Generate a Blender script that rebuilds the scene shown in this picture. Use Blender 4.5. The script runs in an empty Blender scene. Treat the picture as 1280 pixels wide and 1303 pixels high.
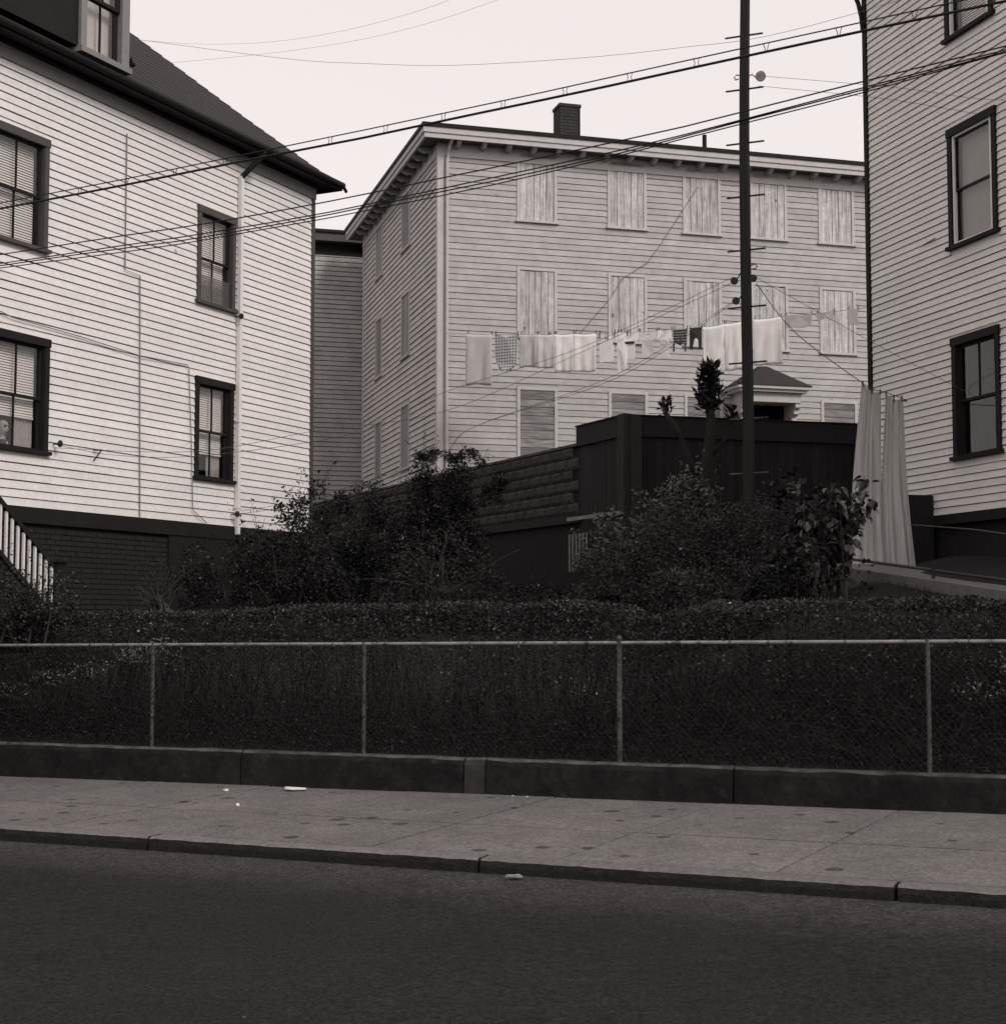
import bpy, math, random
import numpy as np
from mathutils import Vector, Matrix, noise
R = math.radians
rnd = random.Random(7)
sc = bpy.context.scene
COL = sc.collection

# ------------------------------------------------------------------ camera
cam_d = bpy.data.cameras.new('camera'); cam = bpy.data.objects.new('camera', cam_d); COL.objects.link(cam)
cam.location = (0, 0, 1.75); cam.rotation_euler = (R(94.144), 0, 0)
cam_d.sensor_fit = 'HORIZONTAL'; cam_d.sensor_width = 36; cam_d.lens = 1959 / 1280 * 36
cam_d.clip_start = .1; cam_d.clip_end = 3000
sc.camera = cam
# ------------------------------------------------------------------ overcast sky and soft sun
world = bpy.data.worlds.new('World'); sc.world = world; world.use_nodes = True
wn = world.node_tree; wn.nodes.clear()
wo = wn.nodes.new('ShaderNodeOutputWorld')
sky = wn.nodes.new('ShaderNodeTexSky'); sky.sky_type = 'NISHITA'; sky.sun_disc = False
SUN_EL, SUN_AZ = 38, 137          # azimuth measured clockwise from +Y
sky.sun_elevation = R(SUN_EL); sky.sun_rotation = R(SUN_AZ); sky.dust_density = 4; sky.air_density = 1.5
bw = wn.nodes.new('ShaderNodeRGBToBW')
tint = wn.nodes.new('ShaderNodeMixRGB'); tint.blend_type = 'MULTIPLY'; tint.inputs[0].default_value = 1
tint.inputs[2].default_value = (1.02, .965, .95, 1)
b1 = wn.nodes.new('ShaderNodeBackground'); b1.inputs[1].default_value = .05
b2 = wn.nodes.new('ShaderNodeBackground'); b2.inputs[0].default_value = (.93, .868, .852, 1); b2.inputs[1].default_value = .80
ad = wn.nodes.new('ShaderNodeAddShader')
L_ = wn.links.new
L_(sky.outputs[0], bw.inputs[0]); L_(bw.outputs[0], tint.inputs[1]); L_(tint.outputs[0], b1.inputs[0])
L_(b1.outputs[0], ad.inputs[0]); L_(b2.outputs[0], ad.inputs[1]); L_(ad.outputs[0], wo.inputs[0])
sun_d = bpy.data.lights.new('sun', 'SUN'); sun_d.energy = 1.45; sun_d.angle = R(14); sun_d.color = (1, .96, .93)
sun = bpy.data.objects.new('sun', sun_d); COL.objects.link(sun)
sun.rotation_euler = (R(90 - SUN_EL), 0, R(180 - SUN_AZ))
sc.view_settings.view_transform = 'Standard'; sc.view_settings.look = 'None'
sc.view_settings.exposure = 0; sc.view_settings.gamma = 1; sc.view_settings.use_curve_mapping = False
sc.cycles.max_bounces = 6; sc.cycles.transparent_max_bounces = 12

# ------------------------------------------------------------------ materials
def col(v, k=1.0):
    w_ = max(0, min(1, (v-.02)/.2)); return (min(1, v*(1.085-.05*w_)*k), v*(.975+.01*w_)*k, v*(.94+.025*w_)*k, 1)
def mat(name, v, rough=.85, amt=.15, scale=3.0, stretch=(1, 1, 1), bump=0.0, bscale=40, rand=0.0, spec=.3, extra=None):
    m = bpy.data.materials.new(name); m.use_nodes = True; t = m.node_tree; N = t.nodes; b = N['Principled BSDF']
    b.inputs['Roughness'].default_value = rough; b.inputs['Specular IOR Level'].default_value = spec
    g = N.new('ShaderNodeNewGeometry'); mp = N.new('ShaderNodeMapping'); mp.inputs['Scale'].default_value = stretch
    t.links.new(g.outputs['Position'], mp.inputs[0])
    n = N.new('ShaderNodeTexNoise'); n.inputs['Scale'].default_value = scale; n.inputs['Detail'].default_value = 6; n.inputs['Roughness'].default_value = .65
    t.links.new(mp.outputs[0], n.inputs['Vector'])
    mr = N.new('ShaderNodeMapRange'); mr.inputs[1].default_value = .25; mr.inputs[2].default_value = .75
    mr.inputs[3].default_value = 1-amt; mr.inputs[4].default_value = 1+amt
    t.links.new(n.outputs[0], mr.inputs[0]); fac = mr.outputs[0]
    if rand:
        oi = N.new('ShaderNodeObjectInfo'); m2 = N.new('ShaderNodeMapRange'); m2.inputs[3].default_value = 1-rand; m2.inputs[4].default_value = 1+rand
        t.links.new(oi.outputs['Random'], m2.inputs[0]); mu = N.new('ShaderNodeMath'); mu.operation = 'MULTIPLY'
        t.links.new(fac, mu.inputs[0]); t.links.new(m2.outputs[0], mu.inputs[1]); fac = mu.outputs[0]
    if extra: fac = extra(t, g, fac)
    mx = N.new('ShaderNodeVectorMath'); mx.operation = 'SCALE'; mx.inputs[0].default_value = col(v)[:3]
    t.links.new(fac, mx.inputs['Scale']); t.links.new(mx.outputs[0], b.inputs['Base Color'])
    if bump:
        n2 = N.new('ShaderNodeTexNoise'); n2.inputs['Scale'].default_value = bscale; n2.inputs['Detail'].default_value = 4
        t.links.new(mp.outputs[0], n2.inputs['Vector'])
        bp = N.new('ShaderNodeBump'); bp.inputs['Strength'].default_value = bump; bp.inputs['Distance'].default_value = .02
        t.links.new(n2.outputs[0], bp.inputs['Height']); t.links.new(bp.outputs[0], b.inputs['Normal'])
    return m
def speckle(scale, lo, hi, gain, soft=.02):
    """small spots (gum, chips, grit) of the surface's own colour"""
    def f(t, g, fac):
        N = t.nodes; n = N.new('ShaderNodeTexVoronoi'); n.inputs['Scale'].default_value = scale; n.inputs['Randomness'].default_value = 1
        t.links.new(g.outputs['Position'], n.inputs['Vector'])
        w = N.new('ShaderNodeTexWhiteNoise'); t.links.new(n.outputs['Position'], w.inputs['Vector'])
        a = N.new('ShaderNodeMath'); a.operation = 'MULTIPLY'; a.inputs[1].default_value = hi
        t.links.new(w.outputs['Value'], a.inputs[0])
        pw = N.new('ShaderNodeMath'); pw.operation = 'SUBTRACT'; pw.inputs[1].default_value = lo
        t.links.new(a.outputs[0], pw.inputs[0])
        d = N.new('ShaderNodeMath'); d.operation = 'SUBTRACT'; t.links.new(pw.outputs[0], d.inputs[0]); t.links.new(n.outputs['Distance'], d.inputs[1])
        mr = N.new('ShaderNodeMapRange'); mr.inputs[1].default_value = 0; mr.inputs[2].default_value = soft; mr.inputs[3].default_value = 1; mr.inputs[4].default_value = gain
        t.links.new(d.outputs[0], mr.inputs[0])
        mu = N.new('ShaderNodeMath'); mu.operation = 'MULTIPLY'; t.links.new(fac, mu.inputs[0]); t.links.new(mr.outputs[0], mu.inputs[1])
        return mu.outputs[0]
    return f
def fine(scale, amt, detail=3):
    def f(t, g, fac):
        N = t.nodes; n = N.new('ShaderNodeTexNoise'); n.inputs['Scale'].default_value = scale; n.inputs['Detail'].default_value = detail; n.inputs['Roughness'].default_value = .8
        t.links.new(g.outputs['Position'], n.inputs['Vector'])
        mr = N.new('ShaderNodeMapRange'); mr.inputs[1].default_value = .36; mr.inputs[2].default_value = .64; mr.inputs[3].default_value = 1-amt; mr.inputs[4].default_value = 1+amt
        t.links.new(n.outputs[0], mr.inputs[0]); mu = N.new('ShaderNodeMath'); mu.operation = 'MULTIPLY'; t.links.new(fac, mu.inputs[0]); t.links.new(mr.outputs[0], mu.inputs[1]); return mu.outputs[0]
    return f
def crack(scale, width, gain):
    def f(t, g, fac):
        N = t.nodes; n = N.new('ShaderNodeTexNoise'); n.inputs['Scale'].default_value = scale*4; n.inputs['Detail'].default_value = 6; t.links.new(g.outputs['Position'], n.inputs['Vector'])
        sc2 = N.new('ShaderNodeVectorMath'); sc2.operation = 'MULTIPLY_ADD'; sc2.inputs[1].default_value = (.5/scale*.5,)*3; t.links.new(n.outputs['Color'], sc2.inputs[0]); t.links.new(g.outputs['Position'], sc2.inputs[2])
        v = N.new('ShaderNodeTexVoronoi'); v.feature = 'DISTANCE_TO_EDGE'; v.inputs['Scale'].default_value = scale; t.links.new(sc2.outputs[0], v.inputs['Vector'])
        mr = N.new('ShaderNodeMapRange'); mr.inputs[1].default_value = 0; mr.inputs[2].default_value = width*scale; mr.inputs[3].default_value = gain; mr.inputs[4].default_value = 1
        t.links.new(v.outputs['Distance'], mr.inputs[0]); mu = N.new('ShaderNodeMath'); mu.operation = 'MULTIPLY'; t.links.new(fac, mu.inputs[0]); t.links.new(mr.outputs[0], mu.inputs[1]); return mu.outputs[0]
    return f
def chain(*fs):
    def f(t, g, fac):
        for q in fs: fac = q(t, g, fac)
        return fac
    return f
def gutter_dust(t, g, fac):
    """sand and dust washed against the kerb"""
    N = t.nodes; d = N.new('ShaderNodeVectorMath'); d.operation = 'DOT_PRODUCT'; d.inputs[1].default_value = (.4327, .9015, 0); t.links.new(g.outputs['Position'], d.inputs[0])
    n = N.new('ShaderNodeTexNoise'); n.inputs['Scale'].default_value = 2.2; n.inputs['Detail'].default_value = 12; n.inputs['Roughness'].default_value = .75; t.links.new(g.outputs['Position'], n.inputs['Vector'])
    a = N.new('ShaderNodeMath'); a.operation = 'MULTIPLY_ADD'; a.inputs[1].default_value = .9; t.links.new(n.outputs[0], a.inputs[0]); t.links.new(d.outputs['Value'], a.inputs[2])
    mr = N.new('ShaderNodeMapRange'); mr.interpolation_type = 'SMOOTHSTEP'; mr.inputs[1].default_value = 8.75; mr.inputs[2].default_value = 10.15; mr.inputs[3].default_value = 1; mr.inputs[4].default_value = 3.1; t.links.new(a.outputs[0], mr.inputs[0])
    m = N.new('ShaderNodeMath'); m.operation = 'MULTIPLY'; t.links.new(mr.outputs[0], m.inputs[0]); t.links.new(fac, m.inputs[1]); return m.outputs[0]
M = {}
M['white_clap'] = mat('white_clapboard', .70, .6, .07, 1.2, rand=.045, bump=.15, bscale=30, extra=chain(speckle(2.2, .9, 1.0, .55), fine(14, .06), fine(90, .07)))
M['grey_clap'] = mat('grey_clapboard', .70, .7, .07, 1.5, rand=.05, bump=.15, bscale=30, extra=chain(fine(14, .06), fine(90, .09)))
M['tan_clap'] = mat('tan_clapboard', .405, .85, .16, 1.2, stretch=(1, 1, 3), rand=.06, bump=.2, bscale=30, extra=chain(fine(5, .07), fine(50, .05), speckle(4, .85, 1, .6, .02)))
M['tan_side'] = mat('tan_side_clapboard', .50, .85, .16, 2.0, bump=.2, extra=chain(fine(5, .08), fine(40, .06)))
M['back_clap'] = mat('back_clapboard', .37, .85, .25, 1.5, extra=fine(20, .15))
M['sheathing'] = mat('dark_sheathing', .07, .95, .1)
M['dark_trim'] = mat('dark_trim', .055, .55, .2, 4, rand=.1)
M['black_trim'] = mat('black_trim', .014, .7, .2, 4, spec=.15)
M['frieze'] = mat('frieze_grey', .20, .7, .12, 5)
M['tan_trim'] = mat('tan_trim', .48, .8, .12, 5, bump=.1)
M['white_trim'] = mat('white_trim', .7, .6, .08, 5)
M['plank'] = mat('pine_plank', .45, .85, .60, 1.0, stretch=(30, 30, 1.6), rand=.1, bump=.2, bscale=2, extra=chain(speckle(4.2, .66, .92, .42, .03), fine(6, .15)))
M['plank_dim'] = mat('grey_weathered_plank', .27, .85, .4, 1.0, stretch=(30, 30, 1.6), rand=.2)
M['plank_h'] = mat('pine_plank_laid_flat', .22, .85, .7, 1.0, stretch=(2.5, 2.5, 24), rand=.3, bump=.2, bscale=2, extra=speckle(7, .8, 1.0, .4, .03))
M['shingle'] = mat('roof_shingle', .03, .95, .25, 12, bump=.4, bscale=30, rand=.12)
M['brick'] = mat('painted_brick', .0135, .8, .3, 9, rand=.2, bump=.3)
M['chimney'] = mat('chimney_brick', .035, .9, .35, 9)
M['mortar'] = mat('mortar', .07, .95, .2, 9)
M['dmortar'] = mat('dark_mortar', .012, .95, .2, 9)
M['block'] = mat('rock_faced_block', .042, .95, .35, 14, rand=.2, bump=.7, bscale=26)
M['dark_board'] = mat('dark_fence_board', .010, .8, .35, 1.0, stretch=(18, 18, 1.2), rand=.3)
M['fence_cap'] = mat('fence_band_board', .010, .8, .25, 3, rand=.15)
M['post_wood'] = mat('weathered_post', .022, .85, .3, 1, stretch=(25, 25, 1))
M['pole'] = mat('creosote_pole', .016, .8, .3, 1, stretch=(30, 30, 1.5), bump=.3, bscale=3)
M['iron'] = mat('dark_iron', .02, .5, .1)
M['cable'] = mat('cable_rubber', .012, .6, .1)
M['rope'] = mat('cotton_line', .30, .9, .1)
M['rope_dark'] = mat('weathered_line', .08, .9, .1)
M['galv'] = mat('galvanised_steel', .07, .65, .6, 9, spec=.3, extra=speckle(22, .4, 1.0, .35, .06))
M['galv_dim'] = mat('rusty_wire', .016, .7, .3, 10)
M['asphalt'] = mat('asphalt', .0150, .92, .22, .5, bump=.6, bscale=160, spec=.2, extra=chain(gutter_dust, fine(42, .62, 2), fine(16, .30, 4), fine(3, .16, 6), crack(.42, .010, .6), speckle(30, .80, 1, 3.0, .1), speckle(5, .93, 1.0, 4, .01)))
M['slab'] = mat('sidewalk_concrete', .128, .92, .18, 1.4, rand=.07, bump=.25, bscale=120, extra=chain(fine(40, .34, 2), fine(12, .12, 4), fine(3, .08, 6), fine(1.1, .08), speckle(4.4, .50, .82, .38, .02), speckle(70, .5, 1, 1.3, .2), speckle(130, .5, 1, .8, .2), speckle(9, .9, 1, .6, .02), speckle(7, .95, 1, 2.2, .01)))
M['granite'] = mat('kerb_granite', .135, .9, .4, 22, rand=.08, bump=.6, bscale=60)
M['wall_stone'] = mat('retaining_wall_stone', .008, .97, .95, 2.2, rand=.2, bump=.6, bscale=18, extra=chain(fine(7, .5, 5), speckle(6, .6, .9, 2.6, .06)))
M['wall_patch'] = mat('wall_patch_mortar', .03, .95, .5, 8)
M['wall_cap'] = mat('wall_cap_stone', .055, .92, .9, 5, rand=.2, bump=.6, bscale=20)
M['kerb_face'] = mat('dark_kerb_face', .013, .95, .5, 20, bump=.6, bscale=60)  # much darker tone for the kerb faces that do not point up
M['galv_rail'] = mat('galvanised_rail', .20, .6, .55, 7, spec=.4, extra=speckle(16, .5, 1.0, .3, .08))
M['dim_paint'] = mat('old_white_paint', .22, .8, .5, 9)
M['bracket'] = mat('bracket_paint', .33, .85, .2, 6)
M['concrete'] = mat('walk_concrete', .13, .9, .2, 5, bump=.3)
M['grass'] = mat('grass_ground', .004, .95, .5, 3, bump=.8, bscale=30)
M['grass_blade'] = mat('grass_blade', .016, .7, .5, 2)
M['hedge'] = mat('hedge_leaf', .019, .45, .8, 7, spec=.3)
M['leaf'] = mat('shrub_leaf', .021, .45, .8, 6, spec=.3)
M['leaf_glint'] = mat('glint_leaf', .11, .4, .7, 9, spec=.5)  # glints of light on foliage, painted as a paler leaf colour
M['leaf_pale'] = mat('pale_shrub_leaf', .05, .4, .5, 4, spec=.5)
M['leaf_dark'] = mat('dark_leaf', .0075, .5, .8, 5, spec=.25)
M['leaf_big'] = mat('broad_leaf', .045, .35, .6, 8, rand=.8, spec=.5)
M['twig'] = mat('twig', .022, .85, .4, 8)
M['twig_pale'] = mat('pale_twig', .055, .85, .3, 8)
M['bark_dark'] = mat('dark_stem', .014, .95, .4, 14)
M['bark'] = mat('bark', .018, .95, .4, 14, bump=.6)
M['towel_w'] = mat('white_linen', .82, .95, .05, 12, bump=.15, bscale=60)
M['towel_p'] = mat('pale_linen', .62, .95, .06, 12, bump=.15, bscale=60)
M['towel_g'] = mat('light_grey_towel', .50, .95, .06, 12, bump=.2, bscale=60)
M['towel_d'] = mat('grey_towel', .36, .95, .07, 14, bump=.25, bscale=60)
M['cloth_dark'] = mat('dark_cloth', .04, .95, .2, 12)
M['curtain'] = mat('curtain_cloth', .42, .95, .3, 1.5, stretch=(14, 14, .5), bump=.25, bscale=8)
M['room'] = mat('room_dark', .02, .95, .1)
M['blind'] = mat('blind_slat', .85, .6, .05)
M['drape'] = mat('drape', .35, .9, .2, 12)
M['shade_cloth'] = mat('roller_shade', .36, .9, .1, 6)
M['skin'] = mat('skin', .34, .6, .1)
M['suit'] = mat('dark_jacket', .03, .9, .1)
M['paper'] = mat('litter_paper', .65, .8, .08)
M['screen'] = mat('insect_screen', .12, .8, .1, 20)
def see_through(m, a):
    t = m.node_tree; N = t.nodes; b = N['Principled BSDF']; tr = N.new('ShaderNodeBsdfTransparent'); mx = N.new('ShaderNodeMixShader'); mx.inputs[0].default_value = a
    t.links.new(tr.outputs[0], mx.inputs[1]); t.links.new(b.outputs[0], mx.inputs[2]); t.links.new(mx.outputs[0], N['Material Output'].inputs[0])
see_through(M['screen'], .42)
def check_mat():
    m = bpy.data.materials.new('checked_cloth'); m.use_nodes = True; t = m.node_tree; N = t.nodes; b = N['Principled BSDF']; b.inputs['Roughness'].default_value = .95
    tc = N.new('ShaderNodeTexCoord'); sp = N.new('ShaderNodeSeparateXYZ'); t.links.new(tc.outputs['Object'], sp.inputs[0])
    outs = []
    for ax in ('X', 'Z'):
        a = N.new('ShaderNodeMath'); a.operation = 'MULTIPLY'; a.inputs[1].default_value = 1/.062; t.links.new(sp.outputs[ax], a.inputs[0])
        f = N.new('ShaderNodeMath'); f.operation = 'FRACT'; t.links.new(a.outputs[0], f.inputs[0])
        g = N.new('ShaderNodeMath'); g.operation = 'GREATER_THAN'; g.inputs[1].default_value = .62; t.links.new(f.outputs[0], g.inputs[0]); outs.append(g.outputs[0])
    s = N.new('ShaderNodeMath'); s.operation = 'ADD'; t.links.new(outs[0], s.inputs[0]); t.links.new(outs[1], s.inputs[1])
    mr = N.new('ShaderNodeMapRange'); mr.inputs[2].default_value = 2; mr.inputs[3].default_value = .55; mr.inputs[4].default_value = .06; t.links.new(s.outputs[0], mr.inputs[0])
    t.links.new(mr.outputs[0], b.inputs['Base Color']); return m
M['check'] = check_mat()
def stripe_mat(name, lo, hi, pitch, duty):
    m = bpy.data.materials.new(name); m.use_nodes = True; t = m.node_tree; N = t.nodes; b = N['Principled BSDF']; b.inputs['Roughness'].default_value = .95
    tc = N.new('ShaderNodeTexCoord'); sp = N.new('ShaderNodeSeparateXYZ'); t.links.new(tc.outputs['Object'], sp.inputs[0])
    a = N.new('ShaderNodeMath'); a.operation = 'MULTIPLY'; a.inputs[1].default_value = 1/pitch; t.links.new(sp.outputs['Z'], a.inputs[0])
    f = N.new('ShaderNodeMath'); f.operation = 'FRACT'; t.links.new(a.outputs[0], f.inputs[0])
    g = N.new('ShaderNodeMath'); g.operation = 'GREATER_THAN'; g.inputs[1].default_value = duty; t.links.new(f.outputs[0], g.inputs[0])
    mr = N.new('ShaderNodeMapRange'); mr.inputs[3].default_value = lo; mr.inputs[4].default_value = hi; t.links.new(g.outputs[0], mr.inputs[0])
    t.links.new(mr.outputs[0], b.inputs['Base Color']); return m
M['stripe'] = stripe_mat('striped_cloth', .03, .22, .055, .62)
def glass_mat():
    m = bpy.data.materials.new('window_glass'); m.use_nodes = True; t = m.node_tree; N = t.nodes; N.remove(N['Principled BSDF'])
    lw = N.new('ShaderNodeLayerWeight'); fr = N.new('ShaderNodeMath'); fr.operation = 'POWER'; fr.inputs[1].default_value = 5; t.links.new(lw.outputs['Facing'], fr.inputs[0]); lw.inputs[0].default_value = .5; tr = N.new('ShaderNodeBsdfTransparent'); tr.inputs[0].default_value = (.93, .92, .91, 1)
    gl = N.new('ShaderNodeBsdfGlossy'); gl.inputs['Roughness'].default_value = .03; mx = N.new('ShaderNodeMixShader')
    mr = N.new('ShaderNodeMapRange'); mr.inputs[3].default_value = .04; mr.inputs[4].default_value = .9
    t.links.new(fr.outputs[0], mr.inputs[0]); t.links.new(mr.outputs[0], mx.inputs[0]); t.links.new(tr.outputs[0], mx.inputs[1]); t.links.new(gl.outputs[0], mx.inputs[2])
    t.links.new(mx.outputs[0], N['Material Output'].inputs[0]); return m
M['glass'] = glass_mat()

# ------------------------------------------------------------------ helpers
class MB:
    def __init__(s, T=None): s.v = []; s.f = []; s.T = T
    def quadbox(s, c8):
        n = len(s.v); s.v += [Vector(p) for p in c8]
        s.f += [(n, n+3, n+2, n+1), (n+4, n+5, n+6, n+7), (n, n+1, n+5, n+4), (n+1, n+2, n+6, n+5), (n+2, n+3, n+7, n+6), (n+3, n, n+4, n+7)]; return s
    def box(s, x0, x1, y0, y1, z0, z1):
        x0, x1 = min(x0, x1), max(x0, x1); y0, y1 = min(y0, y1), max(y0, y1); z0, z1 = min(z0, z1), max(z0, z1)
        return s.quadbox([(x0, y0, z0), (x1, y0, z0), (x1, y1, z0), (x0, y1, z0), (x0, y0, z1), (x1, y0, z1), (x1, y1, z1), (x0, y1, z1)])
    def wbox(s, u0, u1, o0, o1, z0, z1): return s.box(u0, u1, -o1, -o0, z0, z1)   # wall coordinates: o = metres out from the wall
    def prism(s, pts, vec):
        n = len(s.v); k = len(pts); s.v += [Vector(p) for p in pts] + [Vector(p)+Vector(vec) for p in pts]
        s.f += [tuple(range(n+k-1, n-1, -1)), tuple(range(n+k, n+2*k))] + [(n+i, n+(i+1) % k, n+k+(i+1) % k, n+k+i) for i in range(k)]; return s
    def face(s, pts): n = len(s.v); s.v += [Vector(p) for p in pts]; s.f.append(tuple(range(n, n+len(pts)))); return s
    def tube(s, pts, r, k=6, r1=None, cap=True):
        pts = [Vector(p) for p in pts]; n0 = len(s.v); m = len(pts)
        for i, p in enumerate(pts):
            d = (pts[min(i+1, m-1)] - pts[max(i-1, 0)]).normalized()
            a = d.orthogonal().normalized() if abs(d.z) > .9 else d.cross(Vector((0, 0, 1))).normalized(); b = d.cross(a)
            rr = r if r1 is None else r + (r1-r)*i/max(1, m-1)
            for j in range(k):
                t = 2*math.pi*j/k; s.v.append(p + (a*math.cos(t)+b*math.sin(t))*rr)
        for i in range(m-1):
            for j in range(k):
                s.f.append((n0+i*k+j, n0+i*k+(j+1) % k, n0+(i+1)*k+(j+1) % k, n0+(i+1)*k+j))
        if cap: s.f += [tuple(n0+j for j in range(k-1, -1, -1)), tuple(n0+(m-1)*k+j for j in range(k))]
        return s
    def sphere(s, c, r, k=8, m=6, sc_=(1, 1, 1)):
        n0 = len(s.v); c = Vector(c)
        for i in range(m+1):
            ph = math.pi*i/m
            for j in range(k):
                t = 2*math.pi*j/k; s.v.append(c+Vector((r*sc_[0]*math.sin(ph)*math.cos(t), r*sc_[1]*math.sin(ph)*math.sin(t), r*sc_[2]*math.cos(ph))))
        for i in range(m):
            for j in range(k): s.f.append((n0+i*k+j, n0+(i+1)*k+j, n0+(i+1)*k+(j+1) % k, n0+i*k+(j+1) % k))
        return s
    def mesh(s, name, m, smooth=False):
        me = bpy.data.meshes.new(name); vs = [s.T @ v for v in s.v] if s.T else s.v
        me.from_pydata([tuple(v) for v in vs], [], s.f); me.materials.append(m)
        if smooth: me.polygons.foreach_set('use_smooth', [True]*len(me.polygons))
        me.update(); return me
    def obj(s, name, m, parent=None, smooth=False, **p): return link(name, s.mesh(name, m, smooth), parent, **p)
def link(name, me, parent=None, **p):
    o = bpy.data.objects.new(name, me); COL.objects.link(o)
    if parent: o.parent = parent
    for k, v in p.items(): o[k] = v
    return o
def thing(name, label, cat, loc=(0, 0, 0), rz=0, group=None):
    o = bpy.data.objects.new(name, None); COL.objects.link(o); o.location = loc; o.rotation_euler = (0, 0, rz); o.empty_display_size = .2
    o['label'] = label; o['category'] = cat
    if group: o['group'] = group
    return o
def tag(o, label, cat, group=None):
    o['label'] = label; o['category'] = cat
    if group: o['group'] = group
    return o
def npmesh(name, V, F, m, parent=None, smooth=False, **p):
    me = bpy.data.meshes.new(name); V = np.asarray(V, 'f'); F = np.asarray(F, 'i'); k = F.shape[1]
    me.vertices.add(len(V)); me.vertices.foreach_set('co', V.ravel())
    me.loops.add(F.size); me.loops.foreach_set('vertex_index', F.ravel())
    me.polygons.add(len(F)); me.polygons.foreach_set('loop_start', np.arange(0, F.size, k, dtype='i')); me.polygons.foreach_set('loop_total', np.full(len(F), k, 'i'))
    me.materials.append(m); me.update(); me.validate()
    if smooth: me.polygons.foreach_set('use_smooth', [True]*len(F))
    return link(name, me, parent, **p)
UX, UY = .9015, -.4327          # street direction (to the right); its normal (away from the camera) is (.4327, .9015)
def S(s, q, z=0): return Vector((s*UX + q*.4327, s*UY + q*.9015, z))
def sq(x, y): return x*UX + y*UY, x*.4327 + y*.9015
def smooth(a, b, x): t = max(0, min(1, (x-a)/(b-a))); return t*t*(3-2*t)
def cl(s): return max(-40, min(30, s))
def zroad(s): return .04 + .009*(cl(s)+1.5)
def zkerb(s): return .145 + .0075*(cl(s)+1.5)
def zfoot(s): return .255 + .0135*(cl(s)+1.5)
def zwall(s): return .55 + .0075*(cl(s)+1.5)
def zwalk(s, q): return zkerb(s) + (zfoot(s)-zkerb(s))*(q-9.7)/3.05
KN = [(12.9, .46), (13.4, .62), (15, 1.02), (17, 1.4), (20, 1.75), (24, 2.15), (30, 3.0), (38, 4.25), (60, 4.6), (1e5, 4.6)]
def zyard(s, q):
    for (a, b), (c, d) in zip(KN, KN[1:]):
        if q <= c: z = b + (d-b)*max(0, q-a)/(c-a); break
    z += .80*smooth(-6.4, -3.2, s)*smooth(13.1, 15, q)*(1-smooth(24, 34, q))
    return z + .04*noise.noise(Vector((s*.7, q*.7, 0)))*smooth(13, 14, q)

# ------------------------------------------------------------------ ground, road, pavement
def grid(name, ss, qs, fz, m, kind='structure', parent=None):
    V = [S(s, q, fz(s, q)) for q in qs for s in ss]; n = len(ss)
    F = [(j*n+i, j*n+i+1, (j+1)*n+i+1, (j+1)*n+i) for j in range(len(qs)-1) for i in range(n-1)]
    return npmesh(name, V, F, m, parent, True, **({'kind': kind} if kind else {}))
sg = [-900, -300, -120, -60] + [-40+.5*i for i in range(141)] + [60, 120, 300, 900]
grid('ground', sg, [-900, -200, -60, -20, 0, 5, 9.5, 12.9, 12.95, 13.1, 13.3] + [13.5+.5*i for i in range(60)] + [50, 70, 120, 300, 900],
     lambda s, q: (zroad(s)-.25 if q < 12.93 else zyard(s, q)), M['grass'])
grid('road', sg, [-4+1.0*i for i in range(13)] + [9.2, 9.72], lambda s, q: zroad(s) + (.012 if q > 9.3 else 0) - .012*max(0, min(1, (9.3-q)/3)), M['asphalt'])
grid('sidewalk', sg, [9.75, 10.5, 11.5, 12.8], lambda s, q: zwalk(s, q)-.03, M['dmortar'])
sidewalk = bpy.data.objects['sidewalk']
JS = [-2.62 - 1.52*k for k in range(-4, 13)]
for a, b in zip(JS[1:], JS[:-1]):
    for q0, q1 in ((9.882, 11.088), (11.106, 12.78)):
        g = .0095; dz = rnd.uniform(-.003, .003)
        sk = lambda s, q: s - .25*(12.75-q)/3.05*0 + .08*(q-12)
        P = [(sk(a+g, q0), q0), (sk(b-g, q0), q0), (sk(b-g, q1), q1), (sk(a+g, q1), q1)]
        mb = MB(); mb.quadbox([S(s, q, zwalk(s, q)-.06) for s, q in P] + [S(s, q, zwalk(s, q)+dz) for s, q in P])
        mb.obj('sidewalk_slab', M['slab'], sidewalk)
kerb = bpy.data.objects.new('kerb', None); COL.objects.link(kerb); kerb['kind'] = 'structure'
KS = [-1.98+2.86*k for k in range(-6, 5)]
for a, b in zip(KS, KS[1:]):
    n = 46; V = []; F = []; a0, b0 = a+.012, b-.012
    for i in range(n+1):
        s = a0 + (b0-a0)*i/n; e = .010*noise.noise(Vector((s*5, 0, 3)))+.008*noise.noise(Vector((s*17, 0, 9)))
        e2 = .010*noise.noise(Vector((s*6, 4, 1)))+.008*noise.noise(Vector((s*23, 2, 5)))
        zt = zkerb(s)
        V += [S(s, 9.70+e, zroad(s)-.2), S(s, 9.69+e2, zt-.05+e), S(s, 9.70+e, zt-.012+e2*.5), S(s, 9.725+e, zt+.002), S(s, 9.865, zt+.004), S(s, 9.865, zt-.2)]
    for i in range(n):
        for j in range(5): F.append((i*6+j, (i+1)*6+j, (i+1)*6+j+1, i*6+j+1))
    mb = MB(); mb.v = V; mb.f = F + [tuple(range(5, -1, -1)), tuple(n*6+j for j in range(6))]
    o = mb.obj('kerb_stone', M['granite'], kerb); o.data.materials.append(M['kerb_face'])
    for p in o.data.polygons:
        if p.normal.z < .55: p.material_index = 1

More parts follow.
